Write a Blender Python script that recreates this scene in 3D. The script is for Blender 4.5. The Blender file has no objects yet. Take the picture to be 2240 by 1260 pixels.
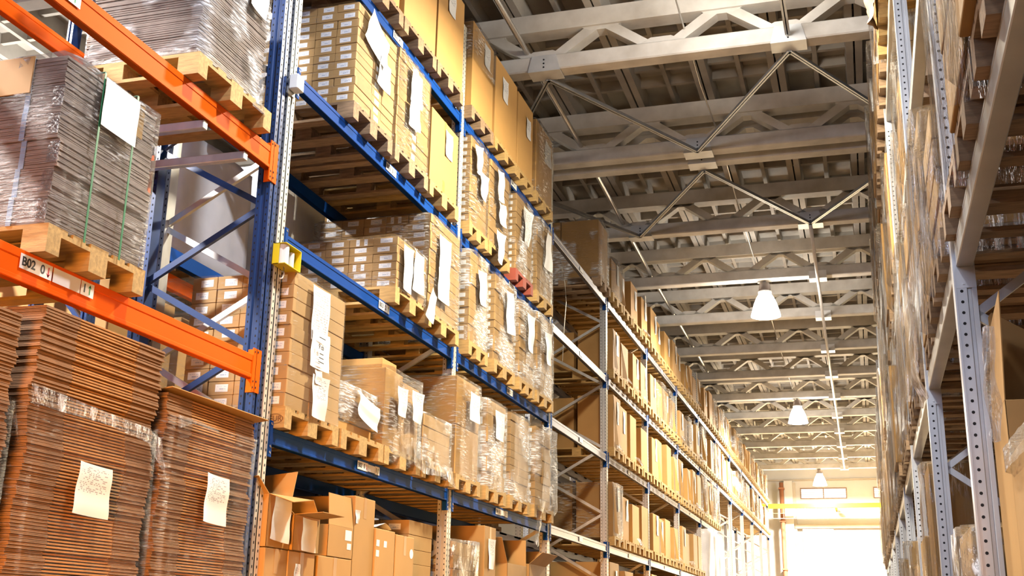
import bpy, bmesh, math, random
from mathutils import Vector, Matrix
random.seed(7)
SC = bpy.context.scene
COL = SC.collection
R = random.random
def U(a, b): return random.uniform(a, b)

# ------------------------------------------------------------------ materials
def nodes_of(name):
    m = bpy.data.materials.new(name); m.use_nodes = True
    nt = m.node_tree; nt.nodes.clear()
    return m, nt, nt.nodes, nt.links
def N(nt, kind, **kw):
    n = nt.nodes.new(kind)
    for k, v in kw.items():
        if k in n.inputs: n.inputs[k].default_value = v
        else: setattr(n, k, v)
    return n
def rgb(c): return (c[0], c[1], c[2], 1.0)
def mat(name, col, rough=.6, metal=0.0, var=.12, scale=6.0, stretch=(1, 1, 1), bump=0.0, bscale=60.0, spec=.5, dark=None, obj_rand=0.0, emit=None, estr=0.0):
    m, nt, nd, L = nodes_of(name)
    out = N(nt, 'ShaderNodeOutputMaterial'); p = N(nt, 'ShaderNodeBsdfPrincipled', Roughness=rough, Metallic=metal)
    p.inputs['Specular IOR Level'].default_value = spec
    L.new(p.outputs[0], out.inputs[0])
    tc = N(nt, 'ShaderNodeTexCoord'); mp = N(nt, 'ShaderNodeMapping'); mp.inputs['Scale'].default_value = stretch
    L.new(tc.outputs['Object'], mp.inputs[0])
    nz = N(nt, 'ShaderNodeTexNoise', Scale=scale, Detail=4.0)
    L.new(mp.outputs[0], nz.inputs['Vector'])
    ramp = N(nt, 'ShaderNodeValToRGB')
    d = dark or tuple(c * (1 - 2 * var) for c in col)
    ramp.color_ramp.elements[0].color = rgb(d); ramp.color_ramp.elements[0].position = .3
    ramp.color_ramp.elements[1].color = rgb(tuple(min(1, c * (1 + var * .5)) for c in col)); ramp.color_ramp.elements[1].position = .7
    L.new(nz.outputs['Fac'], ramp.inputs[0])
    src = ramp.outputs[0]
    if obj_rand:
        oi = N(nt, 'ShaderNodeObjectInfo'); mr = N(nt, 'ShaderNodeMapRange')
        mr.inputs['To Min'].default_value = 1 - obj_rand; mr.inputs['To Max'].default_value = 1 + obj_rand * .5
        L.new(oi.outputs['Random'], mr.inputs[0])
        hs = N(nt, 'ShaderNodeHueSaturation'); L.new(mr.outputs[0], hs.inputs['Value']); L.new(src, hs.inputs['Color']); src = hs.outputs[0]
    L.new(src, p.inputs['Base Color'])
    if bump:
        b2 = N(nt, 'ShaderNodeTexNoise', Scale=bscale, Detail=3.0); L.new(mp.outputs[0], b2.inputs['Vector'])
        bp = N(nt, 'ShaderNodeBump', Strength=bump, Distance=.01); L.new(b2.outputs['Fac'], bp.inputs['Height']); L.new(bp.outputs[0], p.inputs['Normal'])
    if emit:
        p.inputs['Emission Color'].default_value = rgb(emit); p.inputs['Emission Strength'].default_value = estr
    return m
def film_mat(name, amount=.5, rough=.10, stretch=(2.0, 2.0, 14.0), haze_glint=.03, bump=.9, shear=.5, base=.05, scale=4.5, cover=.56, low=.08, patch=(.44, .60)):
    """clear stretch film: see-through, with thin glossy creases and milky white folds that also paint in glints"""
    m, nt, nd, L = nodes_of(name)
    out = N(nt, 'ShaderNodeOutputMaterial')
    tr = N(nt, 'ShaderNodeBsdfTransparent'); tr.inputs[0].default_value = (.975, .975, .975, 1)
    gl = N(nt, 'ShaderNodeBsdfGlossy', Roughness=rough)
    df = N(nt, 'ShaderNodeBsdfDiffuse'); df.inputs[0].default_value = (.85, .85, .86, 1)
    tc = N(nt, 'ShaderNodeTexCoord'); mp = N(nt, 'ShaderNodeMapping'); mp.inputs['Scale'].default_value = stretch
    mp.inputs['Rotation'].default_value = (shear, shear * .6, 0)
    L.new(tc.outputs['Object'], mp.inputs[0])
    n1 = N(nt, 'ShaderNodeTexNoise', Scale=scale, Detail=4.0, Roughness=.6); L.new(mp.outputs[0], n1.inputs['Vector'])
    n2 = N(nt, 'ShaderNodeTexNoise', Scale=2.6, Detail=2.0); L.new(tc.outputs['Object'], n2.inputs['Vector'])
    bp = N(nt, 'ShaderNodeBump', Strength=bump, Distance=.05); L.new(n1.outputs['Fac'], bp.inputs['Height'])
    L.new(bp.outputs[0], gl.inputs['Normal'])
    fr = N(nt, 'ShaderNodeFresnel', IOR=1.4); L.new(bp.outputs[0], fr.inputs['Normal'])
    st = N(nt, 'ShaderNodeMapRange'); st.inputs['From Min'].default_value = cover - .06; st.inputs['From Max'].default_value = cover + .10
    st.inputs['To Min'].default_value = 0; st.inputs['To Max'].default_value = amount; L.new(n1.outputs['Fac'], st.inputs[0])
    rp = N(nt, 'ShaderNodeMapRange'); rp.inputs['From Min'].default_value = patch[0]; rp.inputs['From Max'].default_value = patch[1]
    rp.inputs['To Min'].default_value = low; rp.inputs['To Max'].default_value = 1.0; L.new(n2.outputs['Fac'], rp.inputs[0])
    mu = N(nt, 'ShaderNodeMath', operation='MULTIPLY'); L.new(st.outputs[0], mu.inputs[0]); L.new(rp.outputs[0], mu.inputs[1])
    ad = N(nt, 'ShaderNodeMath', operation='MULTIPLY_ADD'); ad.inputs[1].default_value = base * 10; ad.use_clamp = True
    L.new(fr.outputs[0], ad.inputs[0]); L.new(mu.outputs[0], ad.inputs[2])
    m1 = N(nt, 'ShaderNodeMixShader'); L.new(ad.outputs[0], m1.inputs[0]); L.new(tr.outputs[0], m1.inputs[1]); L.new(gl.outputs[0], m1.inputs[2])
    hz = N(nt, 'ShaderNodeMapRange'); hz.inputs['From Min'].default_value = cover - .02; hz.inputs['From Max'].default_value = cover + .12  # milky mask, its diffuse white painted over the creases as glints
    hz.inputs['To Min'].default_value = haze_glint * .2; hz.inputs['To Max'].default_value = min(1, haze_glint * 4); L.new(n1.outputs['Fac'], hz.inputs[0])
    hm = N(nt, 'ShaderNodeMath', operation='MULTIPLY'); L.new(hz.outputs[0], hm.inputs[0]); L.new(rp.outputs[0], hm.inputs[1])
    m2 = N(nt, 'ShaderNodeMixShader'); L.new(hm.outputs[0], m2.inputs[0]); L.new(m1.outputs[0], m2.inputs[1]); L.new(df.outputs[0], m2.inputs[2])
    L.new(m2.outputs[0], out.inputs[0])
    return m
def print_mat(name, base, ink, scale, axis, thresh=.5, zone=None):
    """white paper with rows of printed marks"""
    m, nt, nd, L = nodes_of(name)
    out = N(nt, 'ShaderNodeOutputMaterial'); p = N(nt, 'ShaderNodeBsdfPrincipled', Roughness=.55); L.new(p.outputs[0], out.inputs[0])
    tc = N(nt, 'ShaderNodeTexCoord'); mp = N(nt, 'ShaderNodeMapping'); mp.inputs['Scale'].default_value = scale
    L.new(tc.outputs['Generated'], mp.inputs[0])
    nz = N(nt, 'ShaderNodeTexWhiteNoise'); 
    fl = N(nt, 'ShaderNodeVectorMath', operation='FLOOR'); L.new(mp.outputs[0], fl.inputs[0]); L.new(fl.outputs[0], nz.inputs['Vector'])
    gt = N(nt, 'ShaderNodeMath', operation='GREATER_THAN'); gt.inputs[1].default_value = thresh; L.new(nz.outputs['Value'], gt.inputs[0])
    # margins
    sp = N(nt, 'ShaderNodeSeparateXYZ'); L.new(tc.outputs['Generated'], sp.inputs[0])
    fac = gt.outputs[0]
    z = zone or ((.12, .88), (.15, .85))
    for o, (a, b) in zip(axis, z):
        c = N(nt, 'ShaderNodeMath', operation='COMPARE'); c.inputs[1].default_value = (a + b) / 2; c.inputs[2].default_value = (b - a) / 2
        L.new(sp.outputs[o], c.inputs[0])
        mm = N(nt, 'ShaderNodeMath', operation='MULTIPLY'); L.new(fac, mm.inputs[0]); L.new(c.outputs[0], mm.inputs[1]); fac = mm.outputs[0]
    # line gaps along z
    fr = N(nt, 'ShaderNodeSeparateXYZ'); L.new(mp.outputs[0], fr.inputs[0])
    f2 = N(nt, 'ShaderNodeMath', operation='FRACT'); L.new(fr.outputs[axis[1]], f2.inputs[0])
    g2 = N(nt, 'ShaderNodeMath', operation='GREATER_THAN'); g2.inputs[1].default_value = .45; L.new(f2.outputs[0], g2.inputs[0])
    mm = N(nt, 'ShaderNodeMath', operation='MULTIPLY'); L.new(fac, mm.inputs[0]); L.new(g2.outputs[0], mm.inputs[1])
    mx = N(nt, 'ShaderNodeMix', data_type='RGBA'); L.new(mm.outputs[0], mx.inputs[0])
    mx.inputs[6].default_value = rgb(base); mx.inputs[7].default_value = rgb(ink); L.new(mx.outputs[2], p.inputs['Base Color'])
    return m
M = {}
M['card'] = mat('brown_cardboard', (.44, .246, .078), .75, var=.06, scale=3, bump=.08, bscale=9, obj_rand=.13)
M['cardflat'] = mat('kraft_board', (.50, .278, .082), .72, var=.05, scale=2, bump=.05, bscale=8, obj_rand=.10)
M['cardrow'] = mat('carton_board', (.47, .288, .112), .75, var=.05, scale=4, obj_rand=.08)
M['edge'] = mat('board_edge', (.34, .18, .08), .85, var=.16, scale=14, stretch=(1, 1, 6), obj_rand=.16)
M['flute'] = mat('orange_kraft_edge', (.54, .245, .06), .8, var=.12, scale=12, stretch=(1, 1, 5), obj_rand=.12)
M['bundle'] = mat('grey_brown_board', (.40, .31, .26), .8, var=.12, scale=10, stretch=(1, 1, 5), obj_rand=.10)
M['tape'] = mat('brown_tape', (.46, .25, .085), .28, var=.05, scale=4)
M['wood'] = mat('pallet_pine', (.54, .345, .125), .8, var=.16, scale=5, stretch=(1.5, 9, 9), bump=.15, bscale=20, obj_rand=.14)
M['woodold'] = mat('weathered_pallet_wood', (.36, .235, .135), .85, var=.22, scale=5, stretch=(1.5, 9, 9), bump=.2, bscale=20, obj_rand=.15)
M['woodred'] = mat('red_painted_wood', (.38, .08, .045), .7, var=.15, scale=5)
M['orange'] = mat('orange_enamel', (.88, .13, .006), .55, var=.03, scale=3, spec=.05)
M['blue'] = mat('blue_enamel', (.006, .055, .27), .58, var=.06, scale=3, spec=.05)
M['bluedark'] = mat('navy_enamel', (.012, .045, .17), .38, var=.08, scale=3)
M['steelbeam'] = mat('grey_beam_paint', (.23, .22, .26), .45, metal=.4, var=.06, scale=3)
M['galv'] = mat('galvanised_steel', (.70, .70, .69), .36, metal=.85, var=.10, scale=9, stretch=(1, 1, .25))
M['cream'] = mat('pale_zinc_face', (.74, .71, .60), .42, metal=.25, var=.05, scale=5)
M['rightsteel'] = mat('blue_grey_zinc', (.62, .64, .67), .38, metal=.45, var=.08, scale=8, stretch=(1, 1, .3))
M['rightbeam'] = mat('grey_primer_steel', (.50, .49, .46), .36, metal=.4, var=.07, scale=4)
M['hole'] = mat('dark_slot', (.012, .012, .014), .9, var=0)
M['bolt'] = mat('zinc_bolt', (.75, .74, .70), .3, metal=.9, var=.03)
M['concrete'] = mat('white_painted_concrete', (.70, .68, .64), .8, var=.12, scale=2.2, bump=.25, bscale=14, dark=(.46, .43, .39))
M['slab'] = mat('limewashed_concrete', (.44, .415, .37), .85, var=.14, scale=1.6, bump=.2, bscale=10, dark=(.29, .265, .235))
M['brace'] = mat('grey_brace_paint', (.36, .37, .38), .42, metal=.3, var=.1, scale=5)
M['gusset'] = mat('pale_steel_plate', (.62, .64, .66), .45, metal=.2, var=.07, scale=5)
M['conduit'] = mat('zinc_conduit', (.62, .61, .58), .3, metal=.8, var=.08, scale=3)
M['whitestrut'] = mat('white_gloss_paint', (.80, .80, .80), .4, var=.03)
M['wall'] = mat('white_wall_render', (.84, .82, .77), .85, var=.06, scale=.7, bump=.1, bscale=10)
M['walltrim'] = mat('grey_pilaster_paint', (.62, .55, .45), .8, var=.1, scale=1)
M['rust'] = mat('red_brown_pipe', (.42, .17, .08), .6, var=.12, scale=2)
M['yellow'] = mat('yellow_enamel', (.86, .70, .02), .4, var=.04)
M['floor'] = mat('brown_grey_floor_coating', (.17, .115, .075), .5, var=.10, scale=.8)
M['yard'] = mat('pale_concrete_yard', (.8, .78, .74), .9, var=.05, scale=.5)
M['glass'] = mat('glowing_window_pane', (.85, .87, .9), .3, var=.02, emit=(1, .98, .93), estr=1.1)  # pane emits its own light in place of daylight behind it
M['frame'] = mat('brown_window_frame', (.35, .23, .15), .6, var=.08)
M['white'] = mat('white_plastic', (.82, .82, .82), .45, var=.03)
M['paper'] = mat('blank_paper', (.86, .86, .85), .6, var=.015, scale=8)
M['ink'] = mat('black_print', (.02, .02, .022), .6, var=0)
M['inkbrown'] = mat('burnt_stamp', (.16, .08, .03), .8, var=0)
M['inkred'] = mat('red_print', (.55, .03, .05), .6, var=0)
M['inkgreen'] = mat('green_print', (.03, .30, .10), .6, var=0)
M['strapblue'] = mat('pale_blue_strap', (.38, .52, .75), .35, var=.04)
M['strapgreen'] = mat('green_strap', (.03, .20, .09), .4, var=.05)
M['whitewrap'] = mat('opaque_white_film', (.95, .95, .97), .35, var=.05, scale=3, bump=.6, bscale=4, dark=(.80, .80, .84))
M['bulb'] = mat('glowing_acrylic_shade', (.95, .93, .88), .3, var=0, emit=(1, .95, .86), estr=70)
M['lampcap'] = mat('grey_gear_housing', (.33, .28, .26), .45, metal=.3, var=.05)
M['hazy'] = mat('yellow_guard', (.9, .6, .03), .45, var=.04)
M['black'] = mat('black_rubber', (.03, .03, .03), .7, var=.1)
M['film'] = film_mat('clear_stretch_film', .7, rough=.16, haze_glint=.10, scale=5.5)
M['filmheavy'] = film_mat('crinkled_stretch_film', .8, rough=.22, haze_glint=.9, stretch=(1.2, 1.6, 12), shear=.45, bump=1.2, base=.04, cover=.52, low=.03, scale=6.5, patch=(.47, .60))
M['filmlight'] = film_mat('tight_stretch_film', .35, rough=.16, haze_glint=.02, bump=.7, shear=.2, base=.018, cover=.60)
M['filmright'] = film_mat('draped_stretch_film', .6, rough=.15, stretch=(9, 9, 1.1), haze_glint=.035, bump=1.2, shear=.1, base=.06, cover=.53, scale=3.2)
M['bagfilm'] = film_mat('milky_film', .5, rough=.2, haze_glint=.28, stretch=(5, 5, 3), bump=1.2, base=.06, scale=3)
M['barcode'] = print_mat('printed_carton_label', (.88, .88, .90), (.42, .50, .66), (15, 1, 2.2), (0, 2), .45, ((.14, .86), (.30, .72)))
M['barcodey'] = print_mat('printed_carton_label_front', (.86, .86, .84), (.46, .50, .58), (1, 15, 2.2), (1, 2), .45, ((.14, .86), (.30, .72)))
M['note'] = print_mat('delivery_note', (.80, .80, .78), (.34, .34, .36), (1, 26, 30), (1, 2), .62, ((.1, .9), (.45, .93)))
M['note2'] = print_mat('packing_list', (.80, .80, .78), (.42, .42, .44), (1, 40, 22), (1, 2), .40, ((.08, .92), (.12, .92)))

# ------------------------------------------------------------------ mesh builder
BOX = [(0, 2, 6, 4), (1, 5, 7, 3), (0, 4, 5, 1), (2, 3, 7, 6), (0, 1, 3, 2), (4, 6, 7, 5)]
class MB:
    def __init__(s): s.v = []; s.f = []; s.m = []
    def box(s, x0, x1, y0, y1, z0, z1, m=0, T=None):
        b = len(s.v)
        P = [Vector((x, y, z)) for x in (x0, x1) for y in (y0, y1) for z in (z0, z1)]
        if T: P = [T @ p for p in P]
        s.v += P
        for q in ((0, 1, 3, 2), (4, 6, 7, 5), (0, 4, 5, 1), (2, 3, 7, 6), (0, 2, 6, 4), (1, 5, 7, 3)):
            s.f.append(tuple(b + i for i in q)); s.m.append(m)
        return s
    def quad(s, pts, m=0):
        b = len(s.v); s.v += [Vector(p) for p in pts]; s.f.append(tuple(range(b, b + len(pts)))); s.m.append(m); return s
    def bar(s, p0, p1, w, h, m=0, up=(0, 0, 1)):
        p0 = Vector(p0); p1 = Vector(p1); d = (p1 - p0); l = d.length; d.normalize()
        a = d.cross(Vector(up))
        if a.length < 1e-4: a = d.cross(Vector((1, 0, 0)))
        a.normalize(); c = a.cross(d)
        T = Matrix(((d.x, a.x, c.x, p0.x), (d.y, a.y, c.y, p0.y), (d.z, a.z, c.z, p0.z), (0, 0, 0, 1)))
        return s.box(0, l, -w / 2, w / 2, -h / 2, h / 2, m, T)
    def tube(s, pts, r, n=8, m=0, caps=True):
        pts = [Vector(p) for p in pts]; rings = []
        for i, p in enumerate(pts):
            d = (pts[min(i + 1, len(pts) - 1)] - pts[max(i - 1, 0)]).normalized()
            a = d.cross(Vector((0, 0, 1)));
            if a.length < 1e-3: a = d.cross(Vector((1, 0, 0)))
            a.normalize(); c = a.cross(d); b = len(s.v)
            rr = r[i] if isinstance(r, (list, tuple)) else r
            s.v += [p + (a * math.cos(2 * math.pi * k / n) + c * math.sin(2 * math.pi * k / n)) * rr for k in range(n)]
            rings.append(b)
        for a, b in zip(rings, rings[1:]):
            for k in range(n):
                s.f.append((a + k, a + (k + 1) % n, b + (k + 1) % n, b + k)); s.m.append(m)
        if caps:
            s.f.append(tuple(rings[0] + k for k in reversed(range(n)))); s.m.append(m)
            s.f.append(tuple(rings[-1] + k for k in range(n))); s.m.append(m)
        return s
    def prism(s, prof, axis, a, b, m=0):
        """prof: 2D polygon in the other two axes (cyclic order), extruded along axis from a to b"""
        def P(u, v, w):
            return Vector(((w, u, v), (u, w, v), (u, v, w))[axis])
        n = len(prof); o = len(s.v)
        s.v += [P(u, v, a) for u, v in prof] + [P(u, v, b) for u, v in prof]
        for i in range(n):
            j = (i + 1) % n
            s.f.append((o + i, o + j, o + n + j, o + n + i)); s.m.append(m)
        s.f.append(tuple(o + i for i in reversed(range(n)))); s.m.append(m)
        s.f.append(tuple(o + n + i for i in range(n))); s.m.append(m)
        return s
    def lathe(s, prof, n=24, m=0, c=(0, 0, 0)):
        rings = []
        for r, z in prof:
            b = len(s.v); s.v += [Vector((c[0] + r * math.cos(2 * math.pi * k / n), c[1] + r * math.sin(2 * math.pi * k / n), c[2] + z)) for k in range(n)]
            rings.append(b)
        for a, b in zip(rings, rings[1:]):
            for k in range(n):
                s.f.append((a + k, a + (k + 1) % n, b + (k + 1) % n, b + k)); s.m.append(m)
        return s
    def mesh(s, name, mats, bevel=0.0, smooth=False, seg=1):
        me = bpy.data.meshes.new(name); me.from_pydata([tuple(p) for p in s.v], [], s.f)
        for i in mats: me.materials.append(M[i])
        me.polygons.foreach_set('material_index', s.m)
        bm = bmesh.new(); bm.from_mesh(me)
        bmesh.ops.recalc_face_normals(bm, faces=bm.faces)
        if bevel:
            bmesh.ops.bevel(bm, geom=bm.edges, offset=bevel, segments=seg, affect='EDGES', profile=.5)
        bm.to_mesh(me); bm.free()
        if smooth: me.polygons.foreach_set('use_smooth', [True] * len(me.polygons))
        me.update()
        return me
ALL_LABELS = {}
def obj(name, me, parent=None, loc=(0, 0, 0), rz=0.0, rot=None):
    o = bpy.data.objects.new(name, me); COL.objects.link(o)
    if parent: o.parent = parent
    o.location = loc; o.rotation_euler = rot or (0, 0, rz)
    return o
def tag(o, label, cat, group=None, kind=None):
    o['label'] = label; o['category'] = cat
    if group: o['group'] = group
    o['kind'] = kind or 'thing'
    n = len(label.split())
    if n > 16 or n < 4: print('LABEL LENGTH', n, label)
    ALL_LABELS.setdefault(label, []).append(group)
    return o
def thing(name, label, cat, loc=(0, 0, 0), rz=0.0, group=None, kind=None):
    o = obj(name, None, None, loc, rz); o.empty_display_size = .1
    return tag(o, label, cat, group, kind)
def struct(name, me, **k):
    o = obj(name, me, **k); o['kind'] = 'structure'; return o
def text(body, size, parent, loc, rot, m='ink', name='location_code', ext=.0004):
    cu = bpy.data.curves.new(name, 'FONT'); cu.body = body; cu.size = size; cu.extrude = ext; cu.align_x = 'LEFT'; cu.align_y = 'CENTER'; cu.offset = size * .022
    cu.materials.append(M[m]); o = bpy.data.objects.new(name, cu); COL.objects.link(o)
    o.parent = parent; o.location = loc; o.rotation_euler = rot
    return o
ORD = ['bottom', 'second', 'third', 'fourth', 'fifth', 'sixth', 'seventh', 'eighth', 'ninth', 'tenth', 'eleventh', 'twelfth', 'thirteenth', 'fourteenth', 'fifteenth']
NTH = ['first', 'second', 'third', 'fourth', 'fifth', 'sixth', 'seventh', 'eighth', 'ninth', 'tenth', 'eleventh', 'twelfth', 'thirteenth', 'fourteenth', 'fifteenth', 'sixteenth', 'seventeenth']
CACHE = {}
def cached(key, fn):
    if key not in CACHE: CACHE[key] = fn()
    return CACHE[key]

# ------------------------------------------------------------------ camera
cam = bpy.data.cameras.new('camera'); co = bpy.data.objects.new('camera', cam); COL.objects.link(co)
F_PX = 2521.8; cam.sensor_width = 36.0; cam.lens = F_PX / 2240 * 36.0; cam.clip_end = 300
ya, pi_, ro = math.radians(17.0218), math.radians(16.545), math.radians(1.1292)
fw = Vector((-math.sin(ya) * math.cos(pi_), math.cos(ya) * math.cos(pi_), math.sin(pi_)))
r_ = Vector((math.cos(ya), math.sin(ya), 0)); u_ = r_.cross(fw)
r2 = r_ * math.cos(ro) + u_ * math.sin(ro); u2 = -r_ * math.sin(ro) + u_ * math.cos(ro)
co.matrix_world = Matrix(((r2.x, u2.x, -fw.x, 3.75), (r2.y, u2.y, -fw.y, 0), (r2.z, u2.z, -fw.z, 1.5), (0, 0, 0, 1)))
SC.camera = co

# ------------------------------------------------------------------ setting
struct('floor', MB().box(-14, 12, -8, 52.3, -.2, 0).mesh('floor', ['floor']))
struct('ground_outside', MB().box(-40, 40, 52.3, 110, -.25, -.05).mesh('ground_outside', ['yard']))
TY = [6.26, 9.26, 12.26, 15.15, 15.57, 18.54, 21.55, 24.45, 27.5, 30.4, 33.4, 36.4, 39.3, 42.3, 45.25, 48.34]
b = MB(); b.box(-14, 12, -3, 52.3, 9.015, 9.195)
for i in range(-14, 13):
    if i > -14: b.prism([(i - .10, 8.745), (i - .012, 8.745), (i - .012, 9.015), (i - .12, 9.015)], 1, -3, 52)
    if i < 12: b.prism([(i + .012, 8.745), (i + .10, 8.745), (i + .12, 9.015), (i + .012, 9.015)], 1, -3, 52)
    b.prism([(i + .47, 8.855), (i + .53, 8.855), (i + .545, 9.015), (i + .455, 9.015)], 1, -3, 52)
edges = [-3, .26, 3.26] + TY + [52]
for y0, y1 in zip(edges, edges[1:]):
    n = max(1, round((y1 - y0) / .47))
    for k in range(1, n):
        y = y0 + (y1 - y0) * k / n
        b.prism([(y - .03, 8.875), (y + .03, 8.875), (y + .05, 9.015), (y - .05, 9.015)], 0, -14, 12)
struct('ceiling', b.mesh('ceiling', ['slab']))
# far wall with openings
b = MB()
WX = [-14, 1.11, 3.06, 4.15, 6.10, 12]
def wallpiece(x0, x1, z0, z1): b.box(x0, x1, 52, 52.3, z0, z1)
wallpiece(-14, 12, 7.68, 9.3)
for x0, x1 in ((-14, 1.11), (3.06, 4.15), (6.10, 12)): wallpiece(x0, x1, 7.2, 7.68)
wallpiece(-14, 12, 5.95, 7.2)
wallpiece(-14, 1.12, 0, 5.95); wallpiece(6.2, 12, 0, 5.95)
struct('wall_far', b.mesh('wall_far', ['wall']))
struct('wall_west', MB().box(-14.3, -14, -3, 52.3, 0, 9.4).mesh('wall_west', ['wall']))
struct('wall_east', MB().box(12, 12.3, -3, 52.3, 0, 9.4).mesh('wall_east', ['wall']))
for n, (x0, x1) in enumerate(((1.11, 3.06), (4.15, 6.10)), 1):
    w = struct('window_%d' % n, MB().box(x0, x1, 52.12, 52.14, 7.2, 7.68).mesh('pane', ['glass']))
    f = MB()
    f.box(x0, x1, 51.97, 52.1, 7.2, 7.24); f.box(x0, x1, 51.97, 52.1, 7.64, 7.68)
    for xx in (x0, (x0 + x1) / 2 - .02, x1 - .04): f.box(xx, xx + .04, 51.97, 52.1, 7.24, 7.64)
    for k in range(1, 5): f.box(x0, x1, 52.08, 52.1, 7.2 + .096 * k - .004, 7.2 + .096 * k + .004)
    obj('window_frame', f.mesh('window_frame', ['frame']), w)
# sectional door leaf standing to the side of the opening, and the bright opening itself
d = struct('door_1', None); d.location = (1.15, 51.9, 0)
f = MB()
for k in range(12):
    f.box(0, 1.15, .0, .06, .02 + .49 * k, .48 + .49 * k)
obj('door_panel', f.mesh('door_panel', ['wall'], bevel=.012), d)
obj('door_post', MB().box(1.16, 1.26, -.05, .15, 0, 5.9).mesh('door_post', ['white']), d)
d = struct('door_2', None); d.location = (2.42, 51.9, 0)
f = MB()
for k in range(3): f.box(0, 3.7, .0, .07, 4.92 + .345 * k, 5.255 + .345 * k)
obj('door_panel', f.mesh('door_panel', ['wall'], bevel=.012), d)
struct('trim_1', MB().box(.84, 6.4, 51.75, 52, 5.93, 6.10).mesh('trim_1', ['walltrim']))
struct('trim_2', MB().box(.80, .92, 51.8, 52, 0, 7.9).mesh('trim_2', ['walltrim']))
struct('trim_3', MB().box(.45, .80, 51.6, 52, 0, 7.95).mesh('trim_3', ['wall']))
struct('trim_4', MB().box(-14, 12, 51.9, 52, 7.98, 8.05).mesh('trim_4', ['walltrim']))
t = thing('drain_pipe', 'thick red-brown vertical pipe beside the pilaster on the bright end wall', 'pipe', (.36, 51.4, 0))
obj('pipe_body', MB().tube([(0, 0, 0), (0, 0, 7.85)], .09, 12).mesh('pipe_body', ['rust'], smooth=True), t)
for z in (2.0, 4.2, 6.2, 7.6): obj('pipe_clamp', MB().box(-.12, .12, -.12, .5, -.03, .03).mesh('pipe_clamp', ['rust']), t, (0, 0, z))
t = thing('crane_rail', 'yellow crane rail with hanging railing across the end wall above the door', 'crane rail', (0, 50.2, 6.72))
obj('rail_beam', MB().box(-.6, 5.6, -.08, .08, -.09, .09).mesh('rail_beam', ['yellow']), t)
f = MB()
for k in range(14):
    f.box(-.4 + .44 * k, -.385 + .44 * k, -.06, -.045, -.50, -.09)
f.box(-.45, 5.45, -.065, -.04, -.52, -.495); f.box(-.45, 5.45, -.065, -.04, -.31, -.295)
obj('hanging_railing', f.mesh('hanging_railing', ['frame']), t)
for x in (-.3, 2.6, 5.3): obj('rail_bracket', MB().box(x - .04, x + .04, .08, 1.8, -.05, .05).mesh('rail_bracket', ['yellow']), t)

# ------------------------------------------------------------------ roof trusses
XB = [.36 + 1.44 * k for k in range(-9, 8)]
def web_bar(b, xb, xt):
    s = 1 if xt > xb else -1
    b.prism([(xb + s * .04, 8.17), (xb + s * .23, 8.17), (xt + s * .06, 8.55), (xt - s * .15, 8.55)], 1, -.085, .085)
    return b
bot = MB().box(-13.5, 11.6, -.11, .11, 8.0, 8.2).mesh('bottom_chord', ['concrete'], bevel=.015)
f = MB(); f.prism([(-.12, 8.52), (.12, 8.52), (.15, 8.742), (-.15, 8.742)], 0, -13.5, 11.6)
for xb in XB:
    f.prism([(xb + .72 - .26, 8.53), (xb + .72 + .26, 8.53), (xb + .72 + .13, 8.47), (xb + .72 - .13, 8.47)], 1, -.085, .085)
top = f.mesh('top_chord', ['concrete'])
f = MB(); 
for i, xb in enumerate(XB):
    if not (6 <= i <= 12):
        web_bar(f, xb, xb + .72); web_bar(f, xb, xb - .72)
    f.prism([(xb - .27, 8.195), (xb + .27, 8.195), (xb + .12, 8.27), (xb - .12, 8.27)], 1, -.085, .085)
webm = f.mesh('web', ['concrete'])
dg = [(i, s, web_bar(MB(), 0, s * .72).mesh('diagonal', ['concrete'])) for i in range(6, 13) for s in (-1, 1)]
f = MB()
f.prism([(-.15, 8.19), (.15, 8.19), (.20, 7.985), (-.20, 7.985)], 1, -.125, -.112)
f.box(-.20, .20, -.125, .125, 7.978, 7.986)
for k in range(3): f.tube([(0, -.130, 8.03 + .05 * k), (0, -.124, 8.03 + .05 * k)], .011, 6, 1)
gus = f.mesh('gusset_plate', ['gusset', 'hole'])
PL = {2: (.38, 3.26), 3: (1.83,), 4: (1.83,), 5: (.38, 3.2)}
TNAME = {0: 'painted concrete roof truss high above the viewer, second before the steel cross bracing',
         1: 'painted concrete roof truss just before the steel cross bracing begins', 2: 'large white concrete roof truss whose two steel plates start the cross bracing',
         3: 'first concrete roof truss of the close-set pair meeting the cross bracing', 4: 'second concrete roof truss of the close-set pair meeting the cross bracing',
         5: 'concrete roof truss where the cross bracing ends and the white strut begins'}
TR = []
for i, y in enumerate(TY):
    lab = TNAME.get(i) or 'painted concrete roof truss, %s beyond the end of the cross bracing' % NTH[i - 6]
    t = thing('roof_truss', lab, 'roof truss', (0, y, 0), group='concrete trusses under the roof'); TR.append(t)
    obj('bottom_chord', bot, t); obj('top_chord', top, t); obj('web', webm, t)
    for k, s, me in dg: obj('diagonal', me, t, (XB[k], 0, 0))
    for x in PL.get(i, ()): 
        g = obj('gusset_plate', gus, t, (x, 0, 0)); g['label'] = 'pale steel plate under the chord'
def brace(p0, p1, lab, w=.055, m='brace', grp='steel cross bracing under the trusses', nm='roof_brace'):
    p0 = Vector(p0); p1 = Vector(p1); d = p1 - p0; l = d.length
    b = MB(); b.box(0, l, -w / 2, w / 2, -.006, .006); b.box(0, l, -.006, .006, -.006, w)
    o = obj(nm, b.mesh(nm, [m]), None, p0, rot=(0, -math.asin(d.z / l), math.atan2(d.y, d.x)))
    return tag(o, lab, 'roof brace', grp)
zb = 7.965
brace((.38, 12.36, zb), (1.83, 15.02, zb), 'steel roof brace from the rack-side plate of the large truss to the truss pair')
brace((3.26, 12.36, zb), (1.83, 15.02, zb), 'steel roof brace from the mid-aisle plate of the large truss back to the truss pair')
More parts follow.
